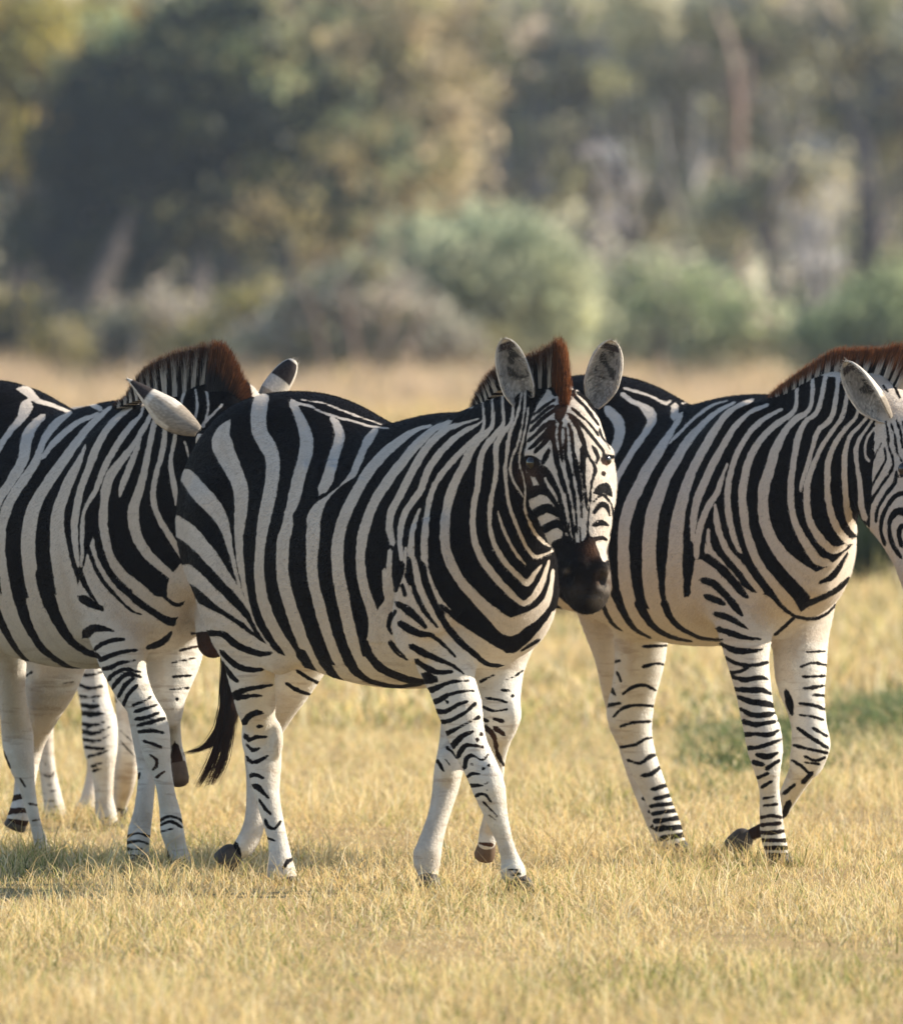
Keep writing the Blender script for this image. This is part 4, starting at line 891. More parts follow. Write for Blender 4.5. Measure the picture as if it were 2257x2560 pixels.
def fur(body, V, Q, st, tone, org, n, grey):
    """short lying hairs over the coat, each the colour of the skin it grows from"""
    rs = np.random.RandomState(len(V) % 1000)
    a, b, c = V[Q[:, 0]], V[Q[:, 1]], V[Q[:, 2]]
    nr = np.cross(b - a, V[Q[:, 3]] - a); ar = np.linalg.norm(nr, axis=1); nr /= ar[:, None] + 1e-12
    ok = nr[:, 1] < .45
    f = rs.choice(np.flatnonzero(ok), n, p=ar[ok] / ar[ok].sum())
    u, v = rs.rand(n, 1), rs.rand(n, 1)
    p = (V[Q[f, 0]] * (1 - u) + V[Q[f, 1]] * u) * (1 - v) + (V[Q[f, 3]] * (1 - u) + V[Q[f, 2]] * u) * v
    s0 = st[Q[f, 0]] * .5 + st[Q[f, 2]] * .5 + rs.normal(0, .0006, n) + .0007
    N = nr[f]
    flow = np.array([-.35, .25, -.9]) + rs.normal(0, .28, (n, 3))
    flow -= N * (flow * N).sum(1)[:, None]; flow /= np.linalg.norm(flow, axis=1, keepdims=True) + 1e-9
    low = np.clip((.80 - p[:, 2:3]) / .2, 0, 1)
    L = rs.uniform(.007, .0125, n)[:, None] * (1 - .45 * low) * np.where(np.abs(s0) < .005, .62, 1)[:, None]
    side = np.cross(N, flow) * rs.uniform(.0005, .0009, (n, 1))
    tip = p + (flow * .88 + N * rs.uniform(.22, .5, (n, 1))) * L
    W = np.stack([p - side - N * .001, p + side - N * .001, tip], 1).reshape(-1, 3)
    wh = (np.array([.62, .55, .48]) * (1 - low) + np.array([.62, .585, .53]) * low) * rs.uniform(.66, 1.2, (n, 1)); bk = np.array([.003, .0022, .0026]) * rs.uniform(.4, 2.2, (n, 1))
    tn = np.clip(tone[Q[f, 0]], 0, 1)[:, None]
    bk = bk * (1 - tn) + np.array([.08, .036, .02]) * tn * rs.uniform(.5, 1.4, (n, 1))
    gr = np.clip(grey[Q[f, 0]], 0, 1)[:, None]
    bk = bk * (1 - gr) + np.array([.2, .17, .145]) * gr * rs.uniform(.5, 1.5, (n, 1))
    col = np.where((s0 > 0)[:, None], bk, wh)
    o = mesh_obj('fur', W, np.arange(3 * n).reshape(n, 3), M_FUR, body, org, smooth=False)
    attr(o, 'shade', np.hstack([np.repeat(col, 3, 0), np.ones((3 * n, 1))]), 'FLOAT_COLOR')
    return o

def zebra(key, shape, label, tones=(), fur_n=0, muzzle_lit=()):
    fr, F = shape()
    V, Q = F.mesh(2)
    org = fr(-.45, 0, 0)
    root = thing('zebra', label, 'zebra', org, 'zebras walking across the dry grass')
    st, xy, reg, names = paint(V, F.chains, key)
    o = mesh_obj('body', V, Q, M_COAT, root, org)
    attr(o, 'stripe', st)
    tone = np.zeros(len(V))
    for x, y, r, a in tones: tone = np.maximum(tone, a * np.exp(-((xy[:, 0] - x) ** 2 + (xy[:, 1] - y) ** 2) / r ** 2))
    attr(o, 'tone', np.clip(tone, 0, 1))
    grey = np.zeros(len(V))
    for x, y, r, a in muzzle_lit: grey = np.maximum(grey, a * np.exp(-((xy[:, 0] - x) ** 2 + (xy[:, 1] - y) ** 2) / r ** 2))  # sunlit side of the muzzle and nostril highlight, painted as grey spots
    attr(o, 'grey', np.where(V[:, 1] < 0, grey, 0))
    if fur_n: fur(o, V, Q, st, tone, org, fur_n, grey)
    return root, org, fr

# ------------------------------------------------------------------ the four zebras
r_, o_, fr_ = zebra('middle', shape_middle, 'zebra facing the camera with upright ears and black muzzle, in front of the others',
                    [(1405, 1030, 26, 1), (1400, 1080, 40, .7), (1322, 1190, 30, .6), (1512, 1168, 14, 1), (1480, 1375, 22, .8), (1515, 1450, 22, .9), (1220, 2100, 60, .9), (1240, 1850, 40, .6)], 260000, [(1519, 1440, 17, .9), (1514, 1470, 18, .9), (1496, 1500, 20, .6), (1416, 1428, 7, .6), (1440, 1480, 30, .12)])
mane(r_, o_, [(1184, 1056, .1, 1172, 1040, .1, 1), (1205, 1030, .05, 1190, 995, .05, 1), (1232, 990, -.04, 1212, 948, -.04, 1), (1262, 965, -.1, 1238, 918, -.1, 1), (1300, 950, -.16, 1278, 900, -.16, 1),
                (1345, 958, -.21, 1330, 880, -.22, 1), (1375, 975, -.24, 1372, 856, -.26, 1), (1396, 990, -.26, 1397, 838, -.3, 1)], 6000, 1, .034, .32, side=(.9, .44, 0))
mane(r_, o_, [(1392, 985, -.27, 1398, 840, -.3, 0), (1400, 1000, -.31, 1408, 862, -.35, 0), (1406, 1014, -.345, 1414, 912, -.39, 0), (1408, 1028, -.36, 1416, 965, -.42, 0), (1408, 1040, -.38, 1412, 1005, -.43, 0)], 2600, 2, .034, side=(1, .1, 0), thick=.018, bright=1.5, dark=.28).name = 'forelock'
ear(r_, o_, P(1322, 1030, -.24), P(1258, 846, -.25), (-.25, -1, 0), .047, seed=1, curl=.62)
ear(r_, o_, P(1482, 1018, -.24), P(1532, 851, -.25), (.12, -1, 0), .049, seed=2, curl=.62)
eye(r_, o_, P(1333, 1157, -.425), .020); eye(r_, o_, P(1510, 1150, -.425), .020)
for a, b in (((1290, 2200, -.06), (1306, 2236, -.09)), ((1071, 2200, .05), (1068, 2234, .0)), ((706, 2190, .73), (718, 2226, .70)), ((585, 2130, 1.15), (556, 2165, 1.15)), ((1218, 2110, .42), (1208, 2150, .44))): hoof(r_, o_, a, b)
tail(r_, o_, [(520, 1100, 1.36, .03, .035), (512, 1180, 1.42, .026, .03), (520, 1320, 1.4, .022, .024), (548, 1480, 1.32, .018, .02), (566, 1600, 1.27, .014, .016)],
     [[(562, 1585, 1.27), (568, 1680, 1.27), (560, 1790, 1.27), (525, 1860, 1.27), (460, 1885, 1.27)], [(565, 1585, 1.27), (565, 1690, 1.27), (562, 1800, 1.27), (535, 1900, 1.27), (495, 1972, 1.27)],
      [(572, 1585, 1.27), (575, 1700, 1.27), (574, 1800, 1.27), (560, 1890, 1.27), (527, 1965, 1.27)], [(578, 1590, 1.27), (584, 1680, 1.27), (586, 1760, 1.27), (575, 1850, 1.27)]], 700, 3)

r_, o_, fr_ = zebra('left', shape_left, 'zebra cut by the left edge, head turned away behind the rump of another zebra', [(440, 1930, 60, .8), (60, 2030, 80, .5), (535, 1620, 50, .8)], 200000)
mane(r_, o_, [(300, 1022, 1.9, 292, 1010, 1.9, 1), (330, 1006, 1.86, 322, 985, 1.86, 1), (362, 990, 1.8, 350, 935, 1.8, 1), (400, 980, 1.76, 385, 900, 1.76, 1), (440, 975, 1.72, 432, 880, 1.72, 1), (490, 970, 1.7, 488, 862, 1.7, 1), (530, 972, 1.69, 540, 852, 1.69, 1), (552, 985, 1.68, 570, 860, 1.68, 1)],
     7000, 4, .032, .27)
mane(r_, o_, [(520, 975, 1.66, 535, 853, 1.66, 0), (545, 985, 1.64, 565, 862, 1.64, 0), (560, 1000, 1.63, 590, 900, 1.63, 0), (570, 1020, 1.62, 612, 945, 1.62, 0), (578, 1045, 1.61, 630, 990, 1.61, 0), (580, 1065, 1.6, 622, 1030, 1.6, 0)], 4600, 5, .03, side=(.3, 1, 0), thick=.03, bright=1.5, dark=.62).name = 'forelock'
ear(r_, o_, P(498, 1075, 1.52), P(316, 951, 1.58), (-.35, .75, -.6), .050, back_white=.68, seed=3, curl=.6, point=.75, side_shade=1)
ear(r_, o_, P(648, 1020, 1.72), P(737, 900, 1.75), (.25, 1, .1), .036, back_white=.6, seed=4, curl=.6)
eye(r_, o_, P(660, 1130, 1.66), .02)
for a, b in (((447, 2150, 1.75), (449, 2180, 1.72)), ((349, 2150, 1.79), (351, 2180, 1.77)), ((442, 1902, 2.06), (450, 1962, 2.03)), ((108, 2130, 2.98), (114, 2150, 2.96)), ((46, 2045, 3.12), (34, 2075, 3.12))): hoof(r_, o_, a, b, .031)
tail(r_, o_, [(-180, 1100, 3.2, .03, .035), (-192, 1250, 3.24, .022, .024), (-185, 1480, 3.18, .016, .018)], [[(-185, 1470, 3.18), (-190, 1650, 3.18), (-200, 1880, 3.18)], [(-185, 1470, 3.18), (-180, 1650, 3.18), (-175, 1850, 3.18)]], 300, 6)

r_, o_, fr_ = zebra('right', shape_right, 'zebra cut by the right edge, rust coloured mane, behind the muzzle of another zebra', [(1850, 2100, 90, .4)], 220000)
mane(r_, o_, [(1930, 1012, 2.16, 1925, 995, 2.16, 1), (1955, 1002, 2.12, 1945, 970, 2.12, 1), (1990, 985, 2.08, 1985, 938, 2.08, 1), (2030, 965, 2.04, 2035, 905, 2.04, 1), (2075, 950, 2.0, 2088, 872, 2.0, 1), (2130, 940, 1.95, 2145, 868, 1.95, 1), (2190, 945, 1.92, 2212, 866, 1.92, 1), (2225, 960, 1.9, 2258, 856, 1.88, 1), (2245, 990, 1.87, 2300, 880, 1.84, 1)],
     8500, 7, .034, .42, bright=2.1)
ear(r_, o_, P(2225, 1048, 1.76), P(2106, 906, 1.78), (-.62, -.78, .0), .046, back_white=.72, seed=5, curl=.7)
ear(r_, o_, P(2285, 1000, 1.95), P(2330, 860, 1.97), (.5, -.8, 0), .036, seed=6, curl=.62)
eye(r_, o_, P(2262, 1172, 1.665), .02)
for a, b in (((1946, 2140, 2.18), (1952, 2172, 2.16)), ((1862, 2090, 2.62), (1830, 2130, 2.62)), ((1690, 2112, 3.05), (1698, 2142, 3.03)), ((1668, 2110, 3.28), (1676, 2138, 3.26))): hoof(r_, o_, a, b, .035)
tail(r_, o_, [(1380, 1060, 3.5, .03, .035), (1350, 1250, 3.54, .022, .024), (1310, 1440, 3.5, .016, .018)], [[(1312, 1430, 3.5), (1285, 1550, 3.5), (1230, 1660, 3.5)]], 200, 8)

r_, o_, fr_ = zebra('back', shape_back, 'zebra hidden behind the left one, only striped sunlit legs showing under that belly', [(200, 2040, 60, .6)])
for a, b in (((282, 2062, 5.17), (288, 2088, 5.15)), ((140, 2045, 6.0), (142, 2068, 5.98)), ((200, 2025, 6.2), (196, 2056, 6.2)), ((300, 2020, 5.48), (290, 2044, 5.5))): hoof(r_, o_, a, b, .031)
mane(r_, o_, [(290, 1060, 5.3, 286, 1040, 5.3, 1), (340, 1060, 5.1, 332, 1022, 5.1, 1), (400, 1055, 4.9, 396, 1015, 4.9, 1), (440, 1068, 4.8, 446, 1020, 4.8, 1)], 900, 9, .034, .3)
ear(r_, o_, P(446, 1110, 4.72), P(425, 1022, 4.72), (0, -1, 0), .036, seed=7, curl=.62); ear(r_, o_, P(478, 1110, 4.82), P(500, 1025, 4.82), (0, -1, 0), .036, seed=8, curl=.62)
# ------------------------------------------------------------------ ground and grass
def rise(x, y):
    """gentle unevenness of the plain; level under the herd"""
    far = np.clip((np.hypot(x, y - 3) - 14) / 60, 0, 1)
    return far * (.10 * np.sin(x * .11 + 1.3) * np.sin(y * .05 + .4) + .05 * np.sin(y * .021 + 2))

def ground():
    gx = np.concatenate([np.linspace(-150, -30, 13), np.linspace(-28, 28, 57), np.linspace(30, 150, 13)])
    gy = np.concatenate([np.linspace(-60, -12, 13), np.linspace(-10, 100, 111), np.linspace(105, 900, 60)])
    X, Y = np.meshgrid(gx, gy, indexing='ij')
    V = np.stack([X, Y, rise(X, Y)], -1).reshape(-1, 3)
    n = len(gy); i, j = np.meshgrid(np.arange(len(gx) - 1), np.arange(n - 1), indexing='ij')
    a = (i * n + j).ravel()
    T = NT('dry_soil_and_litter')
    c = T.ramp(T.noise(1.1, 5), [(.3, (.30, .205, .095)), (.5, (.40, .28, .13)), (.7, (.27, .22, .09))])
    c = T.mix(T.math('MULTIPLY', T.noise(14, 4), .6), c, (.20, .14, .065))
    T.l(c, T.b.inputs['Base Color']); T.b.inputs['Roughness'].default_value = .95
    T.b.inputs['Specular IOR Level'].default_value = .1
    T.bump(T.noise(30, 5), .12, .01)
    o = mesh_obj('ground', V, np.stack([a, a + n, a + n + 1, a + 1], 1), T.m)
    return tag(o, 'flat plain of dry soil and litter under the straw coloured grass', 'ground', kind='structure')

def blades(name, x, y, h, w, lean, col, label, mat, rs, parent=None, zbase=None, origin=None):
    """one mesh of bent tapering blades"""
    n = len(x)
    z = rise(x, y) if zbase is None else zbase
    a = rs.uniform(0, 2 * math.pi, n)
    face = np.stack([np.cos(a), np.sin(a), np.zeros(n)], 1)
    b = rs.uniform(0, 2 * math.pi, n); ld = np.stack([np.cos(b), np.sin(b), np.zeros(n)], 1)
    root = np.stack([x, y, z - .005], 1)
    up = np.array([0, 0, 1.0])
    mid = root + (up * (.55 - .12 * lean)[:, None] + ld * (lean * .3)[:, None]) * h[:, None]
    tip = root + (up * (1 - .35 * lean)[:, None] + ld * (lean * .85)[:, None]) * h[:, None]
    hw = (w / 2)[:, None] * face
    V = np.stack([root - hw, root + hw, mid + hw * .75, mid - hw * .75, tip], 1).reshape(-1, 3)
    k = np.arange(n) * 5
    q = np.stack([k, k + 1, k + 2, k + 3], 1); t = np.stack([k + 3, k + 2, k + 4], 1)
    me = bpy.data.meshes.new(name)
    if origin is not None: V = V - np.asarray(origin)
    me.vertices.add(len(V)); me.vertices.foreach_set('co', V.astype(np.float32).ravel())
    li = np.concatenate([q.ravel(), t.ravel()]).astype(np.int32)
    me.loops.add(len(li)); me.loops.foreach_set('vertex_index', li)
    ls = np.concatenate([np.arange(n) * 4, 4 * n + np.arange(n) * 3]).astype(np.int32)
    me.polygons.add(2 * n); me.polygons.foreach_set('loop_start', ls)
    me.polygons.foreach_set('loop_total', np.concatenate([np.full(n, 4), np.full(n, 3)]).astype(np.int32))
    me.update(calc_edges=True)
    me.materials.append(mat)
    o = bpy.data.objects.new(name, me); SC.collection.objects.link(o)
    if parent is not None: o.parent = parent
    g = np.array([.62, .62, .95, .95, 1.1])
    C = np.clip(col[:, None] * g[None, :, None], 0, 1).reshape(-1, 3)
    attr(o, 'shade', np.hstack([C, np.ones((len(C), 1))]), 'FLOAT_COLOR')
    if label: tag(o, label, 'grass', kind='stuff')
    return o

STRAW = np.array([[.90, .67, .31], [.94, .74, .39], [.80, .57, .25], [.56, .42, .19], [.82, .62, .36], [.66, .60, .25], [.92, .80, .52]])
GREEN = np.array([[.24, .27, .06], [.34, .36, .09], [.14, .18, .04], [.46, .44, .14]])

def patch(x, y, s, seed):
    r = np.random.RandomState(seed); v = 0
    for k in range(7):
        a, f, p = r.uniform(0, 6.28), s * r.uniform(.5, 2.2), r.uniform(0, 6.28)
        v = v + np.sin(f * (x * math.cos(a) * 1.6 + y * math.sin(a) * .55) + p)
    return v / 7 ** .5

def grass_zone(n, y0, y1, margin, hmin, hmax, wmin, wmax, seed):
    rs = np.random.RandomState(seed)
    y = y0 + (y1 - y0) * rs.rand(n)
    half = 1.243 * (y + DIST) / DIST + margin
    y = y[rs.rand(n) < half / half.max()]; n = len(y); half = 1.243 * (y + DIST) / DIST + margin
    x = rs.uniform(-1, 1, n) * half
    # blades stand in tufts
    cx, cy = np.round(x / .09 + rs.normal(0, .25, n)) * .09, np.round(y / .11 + rs.normal(0, .25, n)) * .11
    x = np.where(rs.rand(n) < .6, cx + rs.normal(0, .022, n), x); y = np.where(rs.rand(n) < .6, cy + rs.normal(0, .022, n), y)
    g = patch(x, y, 1.3, 11) * .6 + patch(x, y, 4.2, 12) * .5
    pg = np.clip(.17 + .32 * g, .03, .85)
    green = rs.rand(n) < pg
    col = np.where(green[:, None], GREEN[rs.randint(0, len(GREEN), n)], STRAW[rs.randint(0, len(STRAW), n)])
    col = col * rs.uniform(.75, 1.15, (n, 1))
    hh = np.clip(1 + .42 * patch(x, y, 2.6, 13), .35, 2.0)
    h = (hmin + (hmax - hmin) * rs.beta(1.3, 2.8, n)) * hh * np.where(green, .62, 1)
    h = np.where(rs.rand(n) < .05 * hh, h + hmax * rs.uniform(.3, .8, n), h)
    gap = patch(x, y, 6.5, 14) + .6 * patch(x, y, 13, 15)
    k = rs.rand(n) < np.clip(1.15 - .45 * np.clip(gap, 0, 2), .4, 1)
    x, y, h, col = x[k], y[k], h[k], col[k]; n = len(x)
    return x, y, h, rs.uniform(wmin, wmax, n), rs.beta(1.6, 1.3, n) * 1.7, col, rs

M_GRASS = colour_attr_material('dry_grass', .6, .42, .25)
ground()
x, y, h, w, ln, col, rs = grass_zone(430000, -10, 16, 1.1, .018, .10, .0018, .0043, 21)
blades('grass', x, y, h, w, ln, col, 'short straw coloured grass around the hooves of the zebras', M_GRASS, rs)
x, y, h, w, ln, col, rs = grass_zone(130000, 16, 62, 2, .06, .22, .006, .014, 22)
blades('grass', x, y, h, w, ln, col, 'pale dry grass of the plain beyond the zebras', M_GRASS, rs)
x, y, h, w, ln, col, rs = grass_zone(120000, 62, 262, 9, .10, .40, .02, .045, 23)
h = h * np.clip(1.25 - y / 230, .35, 1)
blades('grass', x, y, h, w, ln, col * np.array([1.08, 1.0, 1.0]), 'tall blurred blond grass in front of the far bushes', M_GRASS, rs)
# tall uneven bunches along the scrub
rs = np.random.RandomState(36); n = 9000
bx, by = rs.uniform(-13, 13, 130), rs.uniform(140, 250, 130); bh = rs.uniform(.35, 1.0, 130); bi = rs.randint(0, 130, n)
blades('grass', bx[bi] + rs.normal(0, .45, n), by[bi] + rs.normal(0, .8, n), bh[bi] * rs.uniform(.5, 1.1, n), rs.uniform(.012, .03, n), rs.uniform(.1, .9, n), np.array([.80, .60, .40]) * rs.uniform(.5, 1.1, (n, 1)), 'tall uneven bunches of pale grass in front of the scrub', M_GRASS, rs)
# blades pushed up round the hooves
rs = np.random.RandomState(37); hp = np.array(HOOF_AT); n = 200 * len(hp); bi = rs.randint(0, len(hp), n)
x = hp[bi, 0] + rs.normal(0, .075, n); y = hp[bi, 1] - .03 + rs.normal(0, .07, n)
blades('grass', x, y, rs.uniform(.035, .12, n), rs.uniform(.0018, .004, n), rs.uniform(.2, 1.5, n), np.where(rs.rand(n, 1) < .25, GREEN[rs.randint(0, 4, n)], STRAW[rs.randint(0, 7, n)]) * rs.uniform(.7, 1.1, (n, 1)), 'grass standing round the hooves pressed into it', M_GRASS, rs)
# long fallen stems
rs = np.random.RandomState(31); n = 420
x = rs.uniform(-2.2, 2.4, n); y = rs.uniform(-3, 9, n)
blades('grass', x, y, rs.uniform(.12, .30, n), rs.uniform(.002, .0035, n), rs.uniform(.5, 1.5, n), STRAW[rs.randint(0, 7, n)], 'long loose straw stems lying over the short grass', M_GRASS, rs)
# low green weeds on the right
rs = np.random.RandomState(32); n = 42000
cxp = 1690 + 1000 * rs.beta(1.2, 1.6, n); d = rs.normal(0, 2.2, n)
yy = 15.5 + d + (cxp - 1690) * .0016; xx = (cxp - SRC_W / 2) / SCALE * (DIST + yy) / DIST
top = np.clip((cxp - 1690) / 420, .12, 1) * np.exp(-(d / 2.6) ** 2) * np.clip(.6 + .5 * patch(cxp / 400, d * .6, 2.0, 77), .1, 1)
keep = rs.rand(n) < .35 + .65 * top; xx, yy, top = xx[keep], yy[keep], top[keep]; n = len(xx)
blades('ground_cover', xx, yy, (.05 + .17 * top) * rs.uniform(.5, 1.15, n), rs.uniform(.008, .018, n), rs.uniform(.3, 1.3, n),
       np.where(rs.rand(n, 1) < .14, STRAW[rs.randint(0, 7, n)] * .8, np.array([.13, .17, .06]) * rs.uniform(.45, 1.5, (n, 1))), 'low mound of dark green weeds behind the legs of the right zebra', M_GRASS, rs)
# dead tuft
rs = np.random.RandomState(33); n = 900
tx, ty = P(1420, 1565, 0)[0], 34.0
M_LEAF_DRY = M_GRASS
px_, py_ = (rs.normal(0, .16, n) + (1450 - SRC_W / 2) / SCALE * (DIST + 35) / DIST), 35 + rs.normal(0, .5, n)
o_ = blades('dry_tuft', px_, py_, rs.uniform(.06, .17, n), rs.uniform(.006, .013, n), rs.uniform(.3, 1.2, n), np.array([.12, .075, .035]) * rs.uniform(.5, 1.6, (n, 1)), None, M_GRASS, rs)
tag(o_, 'dark withered tuft in the grass under the muzzle of the middle zebra', 'plant')

# ------------------------------------------------------------------ bushes and trees beyond the plain
M_LEAF = colour_attr_material('leaves', .55, .5, .3)
M_BARK = plain_material('bark', (.03, .026, .026), (.085, .07, .064), 5, .9, .15, .6)
M_BARK_RED = plain_material('red_bark', (.20, .13, .10), (.33, .235, .19), 4, .9, .15, .6)
M_BARK_PALE = plain_material('pale_bark', (.30, .27, .25), (.46, .43, .40), 4, .9, .15, .6)

def leaf_mass(name, blobs, n, size, pal, seed, parent, org, clump=.32, fill=.5, per=55):
    """leaf-sized faces in clumps through the volume of a few lobes; blobs: px, py, Y, rx px, ry px"""
    rs = np.random.RandomState(seed)
    lob = [np.asarray(b[5] if len(b) > 5 else pal) for b in blobs]
    vol = np.array([b[3] * b[4] for b in blobs], float); vol /= vol.sum()
    nc = max(3, n // per)
    bi = rs.choice(len(blobs), nc, p=vol)
    C = np.empty((nc, 3))
    for i, b in enumerate(bi):
        px, py, Y, rx, ry = blobs[b][:5]
        k = (DIST + Y) / DIST / SCALE
        d = rs.normal(0, 1, 3); d /= np.linalg.norm(d)
        r = rs.uniform(fill, 1) ** .6
        C[i] = P(px, py, Y) + d * r * np.array([rx * k, (rx + ry) * .5 * k, ry * k])
    ci = rs.randint(0, nc, n)
    cs = rs.uniform(.55, 1.35, nc) * clump
    c = C[ci] + rs.normal(0, 1, (n, 3)) * cs[ci][:, None] * np.array([1, 1, .7])
    c[:, 2] = np.maximum(c[:, 2], .05)
    u = rs.normal(0, 1, (n, 3)); u /= np.linalg.norm(u, axis=1, keepdims=True)
    v = np.cross(u, rs.normal(0, 1, (n, 3))); v /= np.linalg.norm(v, axis=1, keepdims=True)
    s = rs.uniform(.55, 1.25, n)[:, None] * size
    V = np.stack([c - u * s, c + v * s * .42, c + u * s, c - v * s * .42], 1).reshape(-1, 3)
    pc = np.array([lob[b][rs.randint(0, len(lob[b]))] for b in bi])
    cc = (pc * rs.uniform(.55, 1.3, (nc, 1)))[ci] * rs.uniform(.75, 1.25, (n, 1))
    o = mesh_obj(name, V, np.arange(n * 4).reshape(n, 4), M_LEAF, parent, org, smooth=False)
    attr(o, 'shade', np.hstack([np.repeat(np.clip(cc, 0, 1), 4, 0), np.ones((n * 4, 1))]), 'FLOAT_COLOR')
    return o

def wood(name, limbs, mat, parent, org, h=None):
    """trunk with limbs: each limb rows px, py, Y, radius m"""
    Vs, Fs, off = [], [], 0
    rs = np.random.RandomState(len(limbs) * 7 + 1)
    for L in limbs:
        q = catmull([[*P(*r[:3]), r[3]] for r in L], .35)
        n = 10; m = len(q)
        tang = np.gradient(q[:, :3], axis=0); tang /= np.linalg.norm(tang, axis=1, keepdims=True)
        s = np.cross(tang, [0, 1.0, 0.01]); s /= np.linalg.norm(s, axis=1, keepdims=True); b = np.cross(tang, s)
        a = np.linspace(0, 2 * math.pi, n, endpoint=False)
        rr = q[:, 3:4] * (1 + .12 * np.sin(3 * a + rs.uniform(0, 6)) + rs.normal(0, .04, (m, n)))
        V = q[:, None, :3] + (s[:, None] * np.cos(a)[None, :, None] + b[:, None] * np.sin(a)[None, :, None]) * rr[:, :, None]
        i, k = np.meshgrid(np.arange(m - 1), np.arange(n), indexing='ij')
        f = np.stack([i * n + k, i * n + (k + 1) % n, (i + 1) * n + (k + 1) % n, (i + 1) * n + k], -1).reshape(-1, 4)
        Vs.append(V.reshape(-1, 3)); Fs.append(f + off); off += m * n
    return mesh_obj(name, np.vstack(Vs), np.vstack(Fs), mat, parent, org)

def plant(name, label, cat, base, blobs, n, size, pal, seed, limbs=None, mat=None, group=None, **kw):
    org = P(base[0], HORIZON, base[1]); org[2] = 0
    r = thing(name, label, cat, org, group)
    if blobs: leaf_mass('crown' if cat == 'tree' else 'foliage', blobs, n, size, pal, seed, r, org, **kw)
    if limbs: wood('trunk' if cat == 'tree' else 'stem', limbs, mat or M_BARK, r, org)
    return r

def gy(Y):                                            # picture row of the ground at depth Y
    return HORIZON + EYE * SCALE * DIST / (DIST + Y)

DARK = [[0.022, 0.034, 0.022], [0.015, 0.026, 0.021], [0.031, 0.043, 0.022], [0.062, 0.068, 0.025], [0.019, 0.025, 0.022]]
OLIVE = [[0.325, 0.297, 0.139], [0.422, 0.365, 0.177], [0.247, 0.247, 0.133], [0.471, 0.385, 0.211]]
TAN = [[0.594, 0.491, 0.324], [0.497, 0.419, 0.279], [0.401, 0.362, 0.235], [0.61, 0.494, 0.341]]
YELL = [[.46, .38, .08], [.38, .34, .08], [.50, .36, .10], [.24, .24, .08]]
SAGE = [[0.445, 0.468, 0.306], [0.529, 0.552, 0.354], [0.35, 0.397, 0.257], [0.61, 0.61, 0.412]]
GREY = [[0.519, 0.435, 0.366], [0.611, 0.513, 0.43], [0.399, 0.357, 0.301], [0.62, 0.59, 0.478], [0.368, 0.368, 0.257]]
FRESH = [[0.304, 0.353, 0.187], [0.367, 0.418, 0.218], [0.239, 0.289, 0.156], [0.434, 0.476, 0.268]]
MUTE = [[0.383, 0.383, 0.223], [0.479, 0.462, 0.239], [0.239, 0.255, 0.208], [0.479, 0.398, 0.319], [0.144, 0.16, 0.191], [0.319, 0.334, 0.208], [0.574, 0.526, 0.351]]

plant('dark_tree', 'big dark green tree on the left, dense crown over crooked black trunks', 'tree', (330, 255),
      [(430, 330, 256, 300, 200), (300, 420, 256, 190, 200), (640, 150, 257, 290, 170, OLIVE + DARK + FRESH), (760, 400, 258, 230, 190, OLIVE + DARK + FRESH), (420, 170, 257, 260, 130, DARK + FRESH[:2] + OLIVE[:1]), (180, 560, 256, 160, 140), (520, 530, 256, 260, 100, DARK + OLIVE), (330, 620, 255, 190, 60), (110, 660, 255, 110, 70)], 17000, .17, DARK, 41,  # paler upper and right lobes: sunlit side of the crown painted into leaf colours
      [[(190, gy(255), 253, .32), (215, 780, 253, .28), (290, 620, 254, .22), (380, 450, 256, .13), (470, 280, 256, .07)], [(500, gy(255), 253, .24), (498, 760, 253, .2), (505, 620, 255, .12), (560, 430, 256, .08)],
       [(215, 780, 255, .14), (140, 650, 255, .1), (90, 540, 255, .06)], [(380, 450, 256, .1), (560, 330, 257, .07), (700, 260, 257, .04)], [(350, gy(255), 255, .09), (330, 760, 255, .08), (400, 600, 255, .06)]])
plant('tan_tree', 'leafy tree with dry tan foliage, right of the dark tree', 'tree', (980, 275),
      [(930, 250, 276, 230, 260), (1040, 120, 277, 200, 180), (830, 460, 275, 220, 170), (1000, 470, 276, 160, 160), (860, 60, 277, 260, 140), (1090, 330, 277, 110, 150)], 15000, .16, OLIVE + TAN, 42,
      [[(940, gy(275), 275, .17), (930, 700, 275, .15), (950, 500, 275, .12), (930, 250, 276, .07)], [(950, 500, 275, .1), (1040, 330, 276, .07), (1070, 160, 277, .04)]])
plant('yellow_tree', 'tree with yellow autumn leaves in the upper left corner', 'tree', (40, 285),
      [(160, 90, 286, 200, 120), (40, 180, 286, 150, 160), (130, 270, 286, 90, 110), (60, 360, 285, 90, 110), (-120, 120, 286, 200, 200)], 8000, .15, YELL, 43,
      [[(20, gy(285), 285, .15), (40, 600, 285, .13), (70, 350, 285, .1), (130, 140, 286, .05)], [(40, 600, 285, .08), (-60, 350, 286, .06)]], fill=.35)
plant('grey_tree', 'tall grey green tree behind the round bush', 'tree', (1330, 330),
      [(1250, 150, 331, 180, 220), (1420, 230, 331, 200, 230), (1330, 420, 330, 220, 120), (1500, 90, 332, 200, 150), (1560, 330, 331, 150, 170)], 12000, .19, MUTE, 44,
      [[(1440, gy(330), 330, .17), (1450, 650, 330, .16), (1475, 520, 330, .14), (1440, 330, 331, .1), (1420, 180, 331, .06)], [(1475, 520, 330, .1), (1540, 400, 331, .08), (1580, 250, 331, .05)]], fill=.3)
